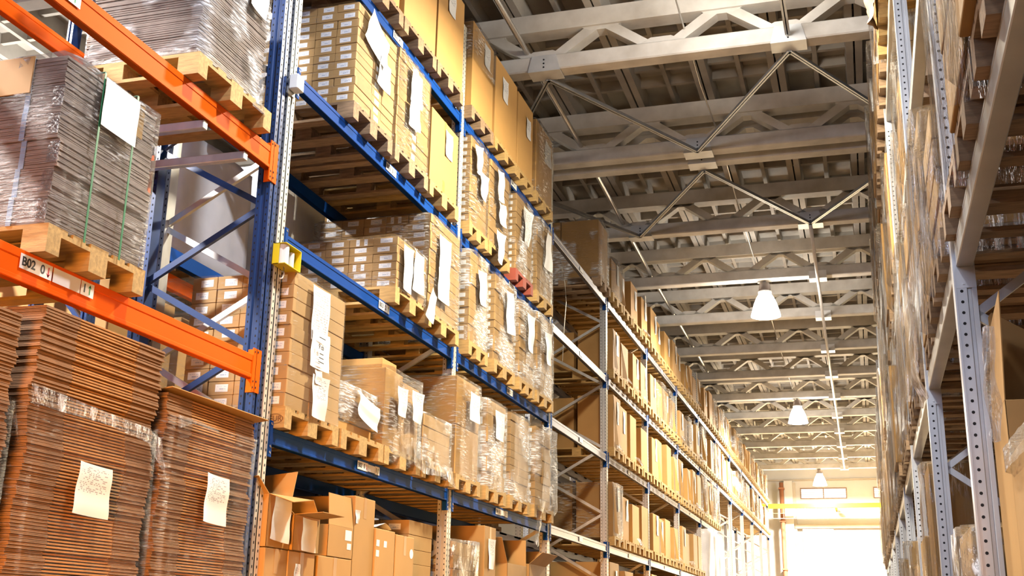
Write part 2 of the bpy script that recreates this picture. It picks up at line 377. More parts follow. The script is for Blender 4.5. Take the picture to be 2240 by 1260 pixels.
brace((3.26, 12.36, zb), (4.71, 15.02, zb), 'steel roof brace from the mid-aisle plate running out over the grey rack')
brace((.38, 12.36, zb), (-1.07, 15.02, zb), 'steel roof brace dropping behind the tall brown cartons over the blue rack')
brace((1.83, 15.72, zb), (.38, 18.42, zb), 'steel roof brace from the truss pair towards the rack side beyond it')
brace((1.83, 15.72, zb), (3.2, 18.42, zb), 'steel roof brace from the truss pair to the start of the white strut')
brace((4.71, 15.72, zb), (3.2, 18.42, zb), 'steel roof brace coming in over the grey rack to the white strut')
brace((-1.07, 15.72, zb), (.38, 18.42, zb), 'long steel roof brace meeting the pipe above the wrapped top load')
brace((3.22, 6.4, 8.05), (3.26, 12.1, 8.05), 'short grey roof tie meeting the top of the big mid-aisle plate', w=.06)
t = thing('roof_strut', 'long white strut clamped under every truss down the aisle', 'roof strut', (3.2, 18.42, 7.95))
obj('strut_tube', MB().tube([(0, 0, 0), (-.06, 12, 0), (-.12, 29.9, 0)], .03, 10).mesh('strut_tube', ['whitestrut'], smooth=True), t)
cl = MB().box(-.16, .16, -.13, .13, -.05, -.035).box(-.16, .16, -.14, -.125, -.05, .10).mesh('clamp_plate', ['whitestrut'])
for y in TY[6:]: obj('clamp_plate', cl, t, (-.12 * (y - 18.42) / 29.9, y - 18.42, .045))
t = obj('roof_pipe', MB().tube([(.18, 8.2, 8.27), (.14, 15.3, 8.27), (.02, 21.5, 8.25), (-.05, 31, 8.25)], .034, 10).mesh('roof_pipe', ['conduit'], smooth=True))
tag(t, 'straight metal pipe threading the trusses above the blue rack', 'pipe')
t = obj('light_conduit', MB().tube([(2.12, 8, 8.33), (2.08, 12.2, 8.33), (2.07, 13.6, 8.30), (2.10, 15.4, 8.33), (2.06, 18.5, 8.32), (2.05, 21.5, 8.33), (2.0, 27.4, 8.33), (1.97, 36, 8.33)], .011, 6).mesh('light_conduit', ['conduit'], smooth=True))
tag(t, 'thin cable conduit strung through the trusses to the hanging lamps', 'conduit')

# ------------------------------------------------------------------ lamps
def disc_lamp(nm, loc, power, col, size):
    l = bpy.data.lights.new(nm, 'AREA'); l.shape = 'DISK'; l.size = size; l.energy = power; l.color = col
    o = bpy.data.objects.new(nm, l); COL.objects.link(o); o.location = loc; return o
shade = MB().lathe([(.085, .46), (.115, .44), (.165, .36), (.215, .24), (.255, .10), (.28, .0), (.272, .0), (.245, .10), (.205, .24), (.155, .35), (.1, .42)], 32)
shade_me = shade.mesh('lamp_shade', ['bulb'], smooth=True)
def high_bay(x, y, z, lab, power, col=(1, .90, .72)):
    t = thing('hanging_lamp', lab, 'lamp', (x, y, z), group='high bay lamps down the aisle')
    obj('lamp_shade', shade_me, t)
    obj('gear_housing', MB().lathe([(.0, .66), (.07, .655), (.10, .63), (.115, .52), (.115, .49), (.0, .488)], 24).mesh('gear_housing', ['lampcap'], smooth=True), t)
    obj('shade_collar', MB().lathe([(.13, .487), (.13, .455), (.09, .45), (.09, .487)], 24).mesh('shade_collar', ['white'], smooth=True), t)
    obj('hanger', MB().box(-.03, .03, -.012, .012, .655, 8.0 - z).mesh('hanger', ['white']), t)
    obj('power_box', MB().box(-.13, -.055, -.04, .04, .66, .78).mesh('power_box', ['white'], bevel=.006), t)
    disc_lamp('lamp_light', (x, y, z - .02), power, col, .5)
high_bay(2.19, 21.6, 7.31, 'bright hanging lamp close above the aisle, biggest of the glowing shades', 1000)
high_bay(2.10, 33.4, 7.30, 'bright hanging lamp halfway down the aisle roof', 2000)
high_bay(2.09, 48.34, 7.33, 'bright hanging lamp in front of the end wall windows', 2600, (1, .95, .86))

# ------------------------------------------------------------------ pallet racks along the blue side
H_POST = 7.68
def post_mesh(side, face, h=H_POST, w=.1, holes=True, pitch=.05):
    """omega post; side=+1 faces +x. origin at the centre of the aisle face"""
    k = w / .1
    prof = [(-.1, -.05), (-.066, -.05), (-.06, -.040), (-.036, -.040), (-.03, -.05), (-.004, -.05)]
    fr = [(-.004, .05), (-.03, .05), (-.036, .040), (-.06, .040), (-.066, .05), (-.1, .05)]
    P = [(side * x * k, y * k) for x, y in prof + fr]
    b = MB(); b.prism(P, 2, 0, h, 0)
    # perforated aisle face with a shallow centre rib
    fp = [(-.006, -.05), (0, -.05), (0, -.012), (-.004, -.008), (-.004, .008), (0, .012), (0, .05), (-.006, .05)]
    b.prism([(side * x * k, y * k) for x, y in fp], 2, 0, h, 1)
    if holes:
        n = int((h - 1.5) / pitch)
        for i in range(n):
            z = 1.5 + i * pitch
            for yy in (-.031, .031):
                e = side * .0007
                b.quad([(e, yy * k - .006, z), (e, yy * k + .006, z), (e, yy * k + .006, z + .017), (e, yy * k - .006, z + .017)], 2)
            for xx in (-.017, -.083):
                e = -.0507 * k
                b.quad([(side * xx * k - .0045, e, z + .02), (side * xx * k + .0045, e, z + .02), (side * xx * k + .0045, e, z + .034), (side * xx * k - .0045, e, z + .034)], 2)
    return b
def frame_meshes(post, face, bar):
    key = 'frame' + post + face + bar
    def mk():
        a = post_mesh(1, 1).mesh('post', [post, face, 'hole']); c = post_mesh(-1, 1).mesh('post', [post, face, 'hole'])
        return a, c
    return cached(key, mk)
def upright_frame(y, lab, post='galv', face='cream', bar='galv', phase=.23, x=0.0, depth=1.0, grp='upright frames of the blue rack', side=1, z0=1.23, z1=7.5, rear=True):
    t = thing('upright_frame', lab, 'rack frame', (x, y, 0), group=grp)
    a, c = frame_meshes(post, face, bar)
    obj('post', a, t); obj('post', c, t, (-depth, 0, 0))
    br = cached('brace' + bar, lambda: MB().bar((-.055, 0, 0), (-.945, 0, .5), .03, .042).mesh('diagonal_brace', [bar]))
    br2 = cached('brace2' + bar, lambda: MB().bar((-.055, 0, .5), (-.945, 0, 0), .03, .042).mesh('diagonal_brace', [bar]))
    z = z0 + phase; k = 0
    while z + .5 < z1:
        o = obj('diagonal_brace', br2 if k % 2 else br, t, (0, 0, z)); z += .5; k += 1
    fp = cached('footplate', lambda: MB().box(-.12, .02, -.07, .07, 0, .008).mesh('foot_plate', ['galv']))
    obj('foot_plate', fp, t); obj('foot_plate', fp, t, (-depth + .1, 0, 0))
    return t
YF = [6.755, 10.37, 13.99, 17.44, 20.98, 24.55, 27.95, 31.35, 34.7, 38.05, 41.4, 44.8, 48.2]
upright_frame(6.605, 'navy blue upright frame where the orange beams end', 'bluedark', 'bluedark', 'bluedark', phase=.03, grp='upright frames of the orange rack')
upright_frame(2.70, 'navy blue upright frame outside the near end of the orange beams', 'bluedark', 'bluedark', 'bluedark', phase=.03, grp='upright frames of the orange rack')
upright_frame(YF[0], 'galvanised upright frame carrying the yellow bracket, beside the navy blue frame', phase=.5)
FN = ['between the two bays of blue beams', 'at the far end of the blue beams', 'in front of the first tall plain cartons']
for i, y in enumerate(YF[1:]):
    upright_frame(y, 'galvanised upright frame ' + (FN[i] if i < 3 else '%s beyond the empty bay, between plain cartons' % NTH[i - 2]), phase=.5 if i % 2 else 0.0)
ZL = {0: 1.29, 1: 2.655, 2: 4.015, 3: 5.25, 4: 6.515}     # underside of beam levels
BH = .11
def beam_parts(L, paint, h, conn_over):
    b = MB(); b.box(-.05, 0, 0, L, 0, h); b.box(-.05, .006, 0, L, 0, h * .16); b.box(-.05, .004, 0, L, h * .72, h)
    bm_ = b.mesh('beam_bar', [paint], bevel=.003)
    c = MB(); c.box(.0, .008, -conn_over, .042, -.085, h + .045); c.box(-.055, .008, -.002, .004, -.085, h + .045)
    for z in (-.06, -.02, h + .02): 
        c.box(.008, .011, -conn_over * .5 + .012, -conn_over * .5 + .022, z, z + .012, 1)
        c.box(.008, .011, .022, .030, z - .004, z + .006, 1)
    return bm_, c
def rack_beam(y0, y1, z, lab, paint, h=BH, x=0.0, flip=False, over=.0, conn=None, grp=None, cat='rack beam'):
    L = y1 - y0
    t = thing('rack_beam', lab, cat, (x, y0, z), group=grp)
    if flip: t.rotation_euler = (0, 0, math.pi); t.location = (x, y1, z)
    conn = conn or paint
    me, _ = cached(('beam', round(L, 3), paint, h), lambda: beam_parts(L, paint, h, 0))
    obj('beam_bar', me, t)
    _, c = None, None
    cm = cached(('conn', conn, over, h), lambda: beam_parts(1, paint, h, over)[1].mesh('end_connector', [conn, 'bolt' if conn != 'orange' else 'hole'], bevel=.0))
    cn = cached(('conn2', conn, over, h), lambda: (lambda q: (setattr(q, 'v', [Vector((v.x, -v.y, v.z)) for v in q.v]), q)[1])(beam_parts(1, paint, h, over)[1]).mesh('end_connector', [conn, 'bolt' if conn != 'orange' else 'hole']))
    obj('end_connector', cm, t); obj('end_connector', cn, t, (0, L, 0))
    return t
def plate(t, y0, y1, z0, z1, codes=(), x=.0075, blank=None):
    """white location sticker on the aisle face of a beam, codes: (text, y, size)"""
    p = obj('location_label', MB().box(x - .001, x, 0, y1 - y0, 0, z1 - z0).mesh('location_label', ['white']), t, (0, y0, z0))
    for body, yy, size in codes:
        if body in ('up', 'down'):
            s = 1 if body == 'up' else -1; h = size; cz = (z1 - z0) / 2
            b = MB(); X = x + .0006
            b.quad([(X, -h * .075, cz - h * .45), (X, h * .075, cz - h * .45), (X, h * .075, cz + h * .42), (X, -h * .075, cz + h * .42)])
            b.quad([(X, -h * .27, cz + s * h * .12), (X, 0, cz + s * h * .52), (X, h * .27, cz + s * h * .12), (X, 0, cz + s * h * .26)])
            obj('arrow', b.mesh('arrow', ['inkgreen' if s > 0 else 'inkred']), p, (0, yy, 0))
        else:
            text(body, size, p, (x + .0006, yy, (z1 - z0) / 2), (math.pi / 2, 0, math.pi / 2))
    return p
# orange bay
OY0, OY1 = 2.75, 6.555
o1 = rack_beam(OY0, OY1, 3.035, 'orange rack beam in front of the strapped bundles, with white location stickers', 'orange', h=.155, over=.06, grp='orange beams')
plate(o1, 4.285 - OY0, 4.515 - OY0, .062, .135, [('B02', .012, .062), ('0', .145, .062), ('down', .203, .055)])
plate(o1, 4.525 - OY0, 4.735 - OY0, .062, .135)
plate(o1, 4.742 - OY0, 4.845 - OY0, .062, .135, [('1', .012, .062), ('up', .07, .055)])
o2 = rack_beam(OY0, OY1, 4.50, 'orange rack beam crossing in front of the grey wrapped stack, highest orange one', 'orange', h=.16, over=.06, grp='orange beams')
plate(o2, 4.08 - OY0, 4.29 - OY0, .055, .135)
plate(o2, 4.30 - OY0, 4.45 - OY0, .055, .135, [('2', .02, .07), ('up', .105, .06)])
rack_beam(OY0, OY1, 3.035, 'orange rear beam behind the strapped bundles', 'orange', h=.155, x=-1.0, flip=True, over=.06, grp='orange beams')
rack_beam(OY0, OY1, 4.50, 'orange rear beam running under the roof behind the strapped bundles', 'orange', h=.16, x=-1.0, flip=True, over=.06, grp='orange beams')
LV = {0: 'bottom-most', 1: 'lowest', 2: 'second', 3: 'third', 4: 'top'}
def half(i): return YF[i] + .05, YF[i + 1] - .05
BAYN = ['nearer blue bay', 'farther blue bay', 'empty grey bay'] + ['%s bay of plain cartons' % NTH[i] for i in range(12)]
for i in range(12):
    y0, y1 = half(i)
    for lv, z in ZL.items():
        if i >= 6 and lv <= 1: continue
        if i >= 7 and lv == 2: continue
        paint = 'blue' if i < 2 else 'steelbeam'
        rb = rack_beam(y0, y1, z, '%s front beam, %s level, %s' % ('blue' if i < 2 else 'grey', LV[lv], BAYN[i]) + (' beside the aisle' if i > 2 else ''), paint, conn='blue', grp='aisle-side beams of the blue rack')
        rack_beam(y0, y1, z, '%s rear beam, %s level, behind the loads of the %s' % ('blue' if i < 2 else 'grey', LV[lv], BAYN[i]), paint, x=-1.0, flip=True, conn='blue', grp='rear beams of the blue rack')
        if i < 2:
            yy = (8.47, 12.11)[i] - y0
            if lv == 0: continue
            if lv == 1:
                ya = (8.23, 11.80)[i] - y0; c = ('B03', 'B04')[i]
                plate(rb, ya, ya + .20, .025, .09, [(c, .008, .05), ('0', .115, .05), ('down', .17, .045)])
                plate(rb, ya + .205, ya + .335, .03, .085); plate(rb, ya + .34, ya + .43, .025, .09, [('1', .012, .05), ('up', .062, .045)])
            else:
                plate(rb, yy, yy + .225, .025, .095, [(('B03', 'B04')[i], .010, .055), (str(lv), .13, .055), ('up', .195, .048)])
        elif i < 6 and lv:
            plate(rb, 1.55, 1.75, .025, .09)
# first-aid style bits on the first galvanised post
t = thing('dispenser_bracket', 'yellow sheet metal bracket holding two white rolls on the perforated post', 'bracket', (.0, 6.76, 3.855))
b = MB(); b.box(.002, .006, -.10, .13, 0, .15); b.box(.006, .10, -.10, .13, 0, .004); b.box(.006, .10, -.10, .13, .146, .15); b.box(.006, .10, .125, .13, .0, .15); b.box(.006, .05, -.10, -.096, 0, .15)
obj('bracket_plate', b.mesh('bracket_plate', ['yellow']), t)
obj('white_roll', MB().tube([(.05, -.045, .006), (.05, -.045, .144)], .042, 20).mesh('white_roll', ['white']), t)
obj('white_roll', MB().tube([(.06, .055, .006), (.06, .055, .12)], .022, 16).mesh('white_roll', ['white']), t)
obj('loose_cord', MB().tube([(.05, -.02, .0), (.055, -.015, -.05), (.05, -.03, -.085), (.04, -.045, -.09)], .006, 6).mesh('loose_cord', ['white'], smooth=True), t)
t = thing('corner_box', 'small white box fixed to the post where the third blue beam begins', 'box', (.012, 6.72, 5.17))
obj('box_body', MB().box(0, .07, -.045, .055, 0, .115).mesh('box_body', ['white'], bevel=.006), t)
obj('box_strap', MB().box(-.012, .0, -.05, .055, -.03, .02).mesh('box_strap', ['galv']), t)
# yellow-black guard on the far portal post
t = thing('post_guard', 'yellow and black striped guard around the foot of a distant rack post', 'post guard', (.06, 31.35, 0))
obj('guard_plate', MB().box(0, .03, -.1, .1, 0, 3.6).mesh('guard_plate', ['hazy']), t)
b = MB()
for k in range(18): b.quad([(.0308, -.1, .05 + .2 * k), (.0308, .1, .15 + .2 * k), (.0308, .1, .25 + .2 * k), (.0308, -.1, .15 + .2 * k)])
for k in range(18): b.quad([(0, -.1005, .05 + .2 * k), (.03, -.1005, .07 + .2 * k), (.03, -.1005, .17 + .2 * k), (0, -.1005, .15 + .2 * k)])
obj('black_stripe', b.mesh('black_stripe', ['black']), t)

# ------------------------------------------------------------------ pallets, cartons, film, papers
from mathutils import noise
def pallet(xf, y0, z, lab, w=.8, d=1.2, side=1, wood='wood', fine=True, grp=None, eur=None, rz=0.0):
    """xf: aisle-side end, body runs away from the aisle (side=+1 -> towards -x)"""
    s = -side
    def deckm():
        b = MB()
        for xx in (0, d / 2 - .072, d - .145): b.box(s * xx, s * (xx + .145), 0, w, .1, .122)
        n = 5; bw = (.145, .1, .145, .1, .145); gap = (w - sum(bw)) / 4; y = 0
        for k in range(n):
            b.box(0, s * d, y, y + bw[k], .122, .144); y += bw[k] + gap
        return b.mesh('deck', [wood])
    t = thing('pallet', lab, 'pallet', (xf, y0, z), rz, group=grp)
    obj('deck', cached(('deck', w, d, side, wood), deckm), t)
    ys = ((0, .1), (w / 2 - .072, w / 2 + .072), (w - .1, w))
    bx = ((0, .145), (d / 2 - .072, d / 2 + .072), (d - .145, d))
    for k, (a, c) in enumerate(ys):
        if fine:
            r = obj('runner', cached(('run', k == 1, d, side, wood), lambda: MB().box(0, s * d, 0, c - a, 0, .022).mesh('runner', [wood])), t, (0, a, 0))
            for p, q in bx:
                o = obj('block', cached(('blk', k == 1, side, wood), lambda: MB().box(0, s * .145, 0, c - a, .022, .1).mesh('block', [wood])), r, (s * p, 0, 0))
                if eur and k == 0 and p == 0: 
                    text('EUR', .052, o, (s * .115 if side > 0 else .02, -.0006, .061), (math.pi / 2, 0, 0), 'inkbrown', 'stamp')
                    ring = MB()
                    for i in range(24):
                        A, B2 = 2 * math.pi * i / 24, 2 * math.pi * (i + 1) / 24
                        f_ = lambda a_, q_: (s * .072 + q_ * .062 * math.cos(a_), -.0006, .061 + q_ * .034 * math.sin(a_))
                        ring.quad([f_(A, 1), f_(B2, 1), f_(B2, .88), f_(A, .88)])
                    obj('stamp_ring', ring.mesh('stamp_ring', ['inkbrown']), o)
        else:
            def rm():
                b = MB(); b.box(0, s * d, 0, c - a, 0, .022)
                for p, q in bx: b.box(s * p, s * q, 0, c - a, .022, .1)
                return b.mesh('runner', [wood])
            obj('runner', cached(('run2', k == 1, d, side, wood), rm), t, (0, a, 0))
    return t
CART = []
def cart(x0, x1, y0, y1, z0, z1, desc, row, col, grp, lab=None, m='cardrow'):
    CART.append(dict(b=(x0, x1, y0, y1, z0, z1), desc=desc, row=row, col=col, grp=grp, lab=lab, m=m))
def rown(k, n): return 'top' if k == n - 1 else ORD[k] if k < len(ORD) else '%dth' % (k + 1)
def carton_stack(desc, y0, y1, z0, z1, rows, cols=3, cw=.225, front=((1.0, False),), xf=.075, grp=None, first=0, cdepth=.36, tall=()):
    """shell of small cartons. cols: columns showing on the end face (towards the camera), front: (fraction, labelled)"""
    h = (z1 - z0) / rows; grp = grp or 'small cartons in ' + desc
    fr = []; a = 0.0
    for w, l in front: fr.append((y0 + (y1 - y0) * a, y0 + (y1 - y0) * (a + w), l)); a += w
    d0 = fr[0][1] - y0 if len(fr) > 1 else (y1 - y0)
    for r in range(rows):
        j = U(-.004, .004)
        za, zb_ = z0 + r * h + .0008, z0 + (r + 1) * h - .0014
        for q, (ya_, yb_, l) in enumerate(fr):
            jj = U(-.006, .003)
            cart(xf + jj - (cw if q == 0 else cdepth), xf + jj, ya_ + .0015 + (j if q == 0 else 0), yb_ - .0015, za, zb_, desc, rown(r, rows),
                 'corner' if q == 0 else 'aisle side', grp, ('y' if q == 0 else None, 'x' if l else None))
        for c in range(1, cols):
            if r < first: continue
            x1_ = xf - cw * c - .002; jj = U(-.005, .005)
            cart(x1_ - cw + .004, x1_, y0 + .0015 + jj, y0 + max(d0, .3) - .01, za, zb_, desc, rown(r, rows), NTH[c] + ' column', grp, ('y', None))
def big_carton(x0, x1, y0, y1, z0, z1, lab, grp=None, m='card', note=None, tape=True, rz=0.0, bevel=.006, cat='carton', side=1, flap=0, endtape=False, name='carton'):
    """large plain carton. note: (y_frac, z_frac, w, h) on the aisle face"""
    w, d, h = y1 - y0, x1 - x0, z1 - z0
    me = cached(('big', round(w, 3), round(d, 3), round(h, 3), m), lambda: MB().box(-d / 2, d / 2, -w / 2, w / 2, 0, h).mesh('carton', [m], bevel=bevel, seg=2))
    o = obj(name, me, None, ((x0 + x1) / 2, (y0 + y1) / 2, z0), rz); tag(o, lab, cat, grp)
    fx = side * (d / 2 + .0012)
    if tape:
        xa, xb_ = sorted((fx - side * .001, fx))
        obj('packing_tape', MB().box(xa, xb_, -.027, .027, h - .16, h).mesh('packing_tape', ['tape']), o)
        obj('packing_tape', MB().box(xa, xb_, -.027, .027, 0, .13).mesh('packing_tape', ['tape']), o)
    if endtape: obj('packing_tape', MB().box(-.03, .03, -w / 2 - .0012, -w / 2, h - .15, h).mesh('packing_tape', ['tape']), o)
    if note:
        yf_, zf_, nw, nh = note
        p = obj('paper_note', sheet_mesh(nw, nh), o, (fx + side * .004, (yf_ - .5) * w, zf_ * h), 0 if side > 0 else math.pi)
    if flap:
        b = MB(); b.quad([(fx + side * .004, -w * .5, h * .96), (fx + side * .004, -w * .42, h * .98), (fx + side * (.05 + .05 * flap), -w * .30, h * .04), (fx + side * .03, -w * .5, h * .06)])
        b.quad([(fx + side * .001, -w * .5, h * .96), (fx + side * .001, -w * .42, h * .98), (fx + side * (.045 + .05 * flap), -w * .30, h * .04), (fx + side * .027, -w * .5, h * .06)])
        obj('loose_flap', b.mesh('loose_flap', [m]), o)
    return o
def sheet_mesh(w, h, m='note', curl=.02, seed=None):
    """paper standing in the yz plane, centred, facing +x, with a gentle curl"""
    rs = random.Random(seed if seed is not None else random.random()); k = rs.uniform(-1, 1); k2 = rs.uniform(.3, 1)
    b = MB(); n, q = 6, 8
    for i in range(n + 1):
        for j in range(q + 1):
            u, v = i / n - .5, j / q - .5
            x = curl * (k2 * (abs(u) * 2) ** 3 * .5 + k * (u * v) * 1.6 + .25 * math.sin(v * 9 + k * 3) * .5)
            b.v.append(Vector((x, u * w, v * h)))
    for i in range(n):
        for j in range(q):
            a = i * (q + 1) + j; b.f.append((a, a + q + 1, a + q + 2, a + 1)); b.m.append(0)
    return b.mesh('paper', [m], smooth=True)
def paper(y, z, w, h, lab, x=.105, m='note', tilt=0.0, curl=.025, lean=0.0, grp=None, side=1):
    o = obj('delivery_note', sheet_mesh(w, h, m, curl), None, (x, y, z), rot=(tilt, lean, 0 if side > 0 else math.pi))
    return tag(o, lab, 'paper sheet', grp)
def film(x0, x1, y0, y1, z0, z1, lab, m='film', amp=.012, skirt=.05, top=True, cell=.055, grp=None, taper=0.0, stretchz=.35, tuck=.035, seed=None):
    """thin wrinkled film drawn round a load: four walls and a top"""
    r = .03; per = []
    def line(ax, ay, bx_, by, n):
        for i in range(n): per.append((ax + (bx_ - ax) * i / n, ay + (by - ay) * i / n))
    nx, ny = max(3, int((x1 - x0) / cell)), max(3, int((y1 - y0) / cell))
    line(x1 - r, y0, x0 + r, y0, nx); line(x0, y0 + r, x0, y1 - r, ny); line(x0 + r, y1, x1 - r, y1, nx); line(x1, y1 - r, x1, y0 + r, ny)
    nz = max(4, int((z1 - z0 + skirt) / cell)); b = MB(); sd = seed if seed is not None else U(0, 100); np_ = len(per)
    cx, cy = (x0 + x1) / 2, (y0 + y1) / 2
    for j in range(nz + 1):
        t_ = j / nz; z = z0 - skirt + (z1 - z0 + skirt) * t_
        for (px, py) in per:
            q = noise.noise(Vector((px * 3.2 + sd, py * 3.2, z * 3.2 * stretchz + (px + py) * .8))) + .5 * noise.noise(Vector((px * 9 + sd, py * 9, z * 9 * stretchz)))
            e = amp * (.9 + q)
            if z < z0: e += -tuck * (z0 - z) / max(skirt, 1e-3)
            if taper: e -= taper * t_
            dx, dy = (1 if px > x1 - 1e-6 else -1 if px < x0 + 1e-6 else 0), (1 if py > y1 - 1e-6 else -1 if py < y0 + 1e-6 else 0)
            zz = z + (.35 * amp * q if j == nz else 0)
            b.v.append(Vector((px + dx * e, py + dy * e, zz)))
    for j in range(nz):
        for k in range(np_):
            a = j * np_ + k; c = j * np_ + (k + 1) % np_
            b.f.append((a, c, c + np_, a + np_)); b.m.append(0)
    if top: b.f.append(tuple(nz * np_ + k for k in range(np_))); b.m.append(0)
    o = obj('stretch_film', b.mesh('stretch_film', [m], smooth=True)); return tag(o, lab, 'plastic film', grp)
def drape(pts, lab, m='bagfilm', nm='loose_film', cat='plastic film', grp=None, sub=10, amp=.03, seed=0):
    """loose tail of film lofted through rows of points: pts = [[p,p,..],[..]]"""
    b = MB(); rows = len(pts); cols = len(pts[0])
    def lerp(a, c, t_): return Vector(a) * (1 - t_) + Vector(c) * t_
    G = []
    for i in range((rows - 1) * sub + 1):
        a = min(i // sub, rows - 2); ti = (i - a * sub) / sub; row = []
        for j in range((cols - 1) * sub + 1):
            c = min(j // sub, cols - 2); tj = (j - c * sub) / sub
            p = lerp(lerp(pts[a][c], pts[a][c + 1], tj), lerp(pts[a + 1][c], pts[a + 1][c + 1], tj), ti)
            q = noise.noise_vector(p * 7 + Vector((seed, 0, 0))); p = p + Vector((q.x, q.y, q.z * .5)) * amp
            row.append(len(b.v)); b.v.append(p)
        G.append(row)
    for i in range(len(G) - 1):
        for j in range(len(G[0]) - 1):
            b.f.append((G[i][j], G[i][j + 1], G[i + 1][j + 1], G[i + 1][j])); b.m.append(0)
    o = obj(nm, b.mesh(nm, [m], smooth=True)); return tag(o, lab, cat, grp)
PZ = .1445
ZT = {lv: z + BH for lv, z in ZL.items()}        # top of beam levels

# ------------------------------------------------------------------ nearer blue bay
def pl(y0, lv, lab, **k): return pallet(k.pop('xf', .085), y0, ZT[lv] + .001, lab, grp='pallets on the blue rack', **k)
# third level
z = ZT[3] + PZ + .002
pl(7.60, 3, 'old pallet under the first labelled stack on the third blue beam', wood='woodold')
carton_stack('the first stack above sticker B03 3', 7.61, 8.41, z, z + .885, 12, cols=5, cw=.19, front=((.42, False), (.25, True), (.33, False)))
film(-1.1, .082, 7.60, 8.42, z, z + .89, 'clear film over the first labelled stack on the third blue beam', 'filmlight')
pl(8.46, 3, 'pallet under the film-wrapped stack with two notes, third blue beam', wood='woodold')
carton_stack('the second stack above sticker B03 3', 8.475, 9.245, z, z + .93, 10, cols=2, cw=.22, front=((.48, False), (.14, True), (.38, False)))
film(-1.1, .082, 8.46, 9.26, z, z + .935, 'clear film over the narrow stack with two notes, third blue beam', 'film')
pl(9.31, 3, 'pallet under the single plain carton on the third blue beam', wood='wood')
big_carton(-.95, .07, 9.33, 10.08, z, z + .745, 'plain tan carton with one white note, beside the second blue upright, third beam', note=(.62, .72, .19, .27), m='cardflat')
paper(7.93, z + .70, .42, .30, 'long crumpled white sheet hanging at the top of the first third-level stack', tilt=-.30, m='paper', curl=.05)
paper(8.10, z + .46, .24, .26, 'printed note below the crumpled sheet, first stack of the third blue beam', tilt=-.1, m='note')
paper(8.83, z + .68, .26, .32, 'upper printed list on the narrow stack, third blue beam', m='note2')
paper(8.80, z + .40, .25, .24, 'lower note with large figures on the narrow stack, third blue beam', m='note', tilt=.06)
# second level: gap first, then a half stack and a full stack
z = ZT[2] + PZ + .002
pl(8.62, 2, 'fresh pallet under the half-height labelled stack on the second blue beam', wood='wood')
carton_stack('the half-height stack above sticker B03 2', 8.645, 9.335, z, z + .45, 6, cols=5, cw=.225, front=((.5, False), (.5, False)))
film(-1.12, .082, 8.63, 9.345, z, z + .46, 'clear film over the half-height labelled stack, second blue beam', 'film')
pl(9.39, 2, 'pallet under the full-height stack beside the second blue upright, second beam', wood='wood', w=.85)
carton_stack('the full-height stack above sticker B03 2', 9.40, 10.22, z, z + .93, 11, cols=5, cw=.225, front=((.42, False), (.58, False)), first=6)
film(-1.12, .082, 9.39, 10.24, z, z + .935, 'clear film over the full-height stack on the second blue beam', 'film')
paper(8.82, z + .20, .20, .40, 'blank white sheet at the corner of the half-height stack, second blue beam', m='paper')
paper(9.06, z + .24, .24, .36, 'printed list on the half-height stack, second blue beam', m='note2')
paper(9.36, z + .02, .16, .30, 'white sheet hanging off the half-height stack over the beam', m='paper', tilt=-.35, x=.13)
paper(9.72, z + .60, .30, .36, 'upper white list on the full-height stack, second blue beam', m='note2')
paper(9.70, z + .30, .30, .30, 'lower white list on the full-height stack, second blue beam', m='note')
# first level
z = ZT[1] + PZ + .002
pl(6.85, 1, 'stamped pallet under the tall labelled stack beside the yellow bracket', wood='wood', w=.84, eur=True)
carton_stack('the tall stack below the yellow bracket', 6.86, 7.69, z, z + .95, 10, cols=4, cw=.20, front=((.42, False), (.58, False)))
film(-1.1, .082, 6.85, 7.70, z, z + .955, 'clear film over the tall labelled stack below the yellow bracket', 'filmlight')
paper(7.23, z + .72, .27, .40, 'white list near the top of the tall stack below the yellow bracket', m='note2')
pp = paper(7.25, z + .47, .29, .27, 'note with large figures in the middle of the tall stack below the bracket', m='paper')
text('9 cb', .048, pp, (.022, -.055, .02), (math.pi / 2, 0, math.pi / 2), 'ink', 'note_writing')
for k, (w_, zz) in enumerate(((.10, .085), (.06, -.03), (.075, -.06), (.09, -.09))):
    obj('printed_line', MB().box(.0205, .021, -w_ / 2, w_ / 2, zz, zz + .007).mesh('printed_line', ['ink']), pp)
paper(7.26, z + .28, .10, .10, 'tiny white label under the note with large figures', m='note')
paper(7.29, z + .14, .24, .30, 'lowest white sheet on the tall stack below the yellow bracket', m='note')
pl(7.74, 1, 'pallet under the low wrapped boxes on the lowest blue beam', wood='wood')
big_carton(-.32, .02, 7.78, 8.42, z + .001, z + .085, 'flat box at the bottom of the low wrapped boxes, lowest blue beam', tape=False, m='cardflat')
for k in range(2):
    o = big_carton(-.36, .03, 7.76, 8.46, z + .09 + .135 * k, z + .222 + .135 * k, '%s of the two low wrapped boxes with side labels, lowest blue beam' % ('lower', 'upper')[k], tape=False, m='cardrow')
    obj('printed_label', MB().box(-.11, -.0, -.3512, -.35, .03, .10).mesh('printed_label', ['barcode']), o)
film(-.38, .04, 7.745, 8.475, z + .09, z + .37, 'crinkled film round the two low boxes, lowest blue beam', 'filmheavy', skirt=.02)
paper(8.22, z + .21, .40, .20, 'crumpled white papers under the film of the low boxes', m='paper', x=.07, curl=.05, tilt=-.2)
big_carton(-.10, .06, 8.12, 8.44, z + .0, z + .085, 'little open box lying in front of the low wrapped boxes', tape=False, m='cardflat', rz=.05) if False else None
big_carton(-.95, -.45, 7.78, 8.50, z + .001, z + .46, 'brown carton set back behind the low wrapped boxes', endtape=True)
pl(8.56, 1, 'pallet under the pair of bulging wrapped cartons, lowest blue beam', wood='wood', w=.8)
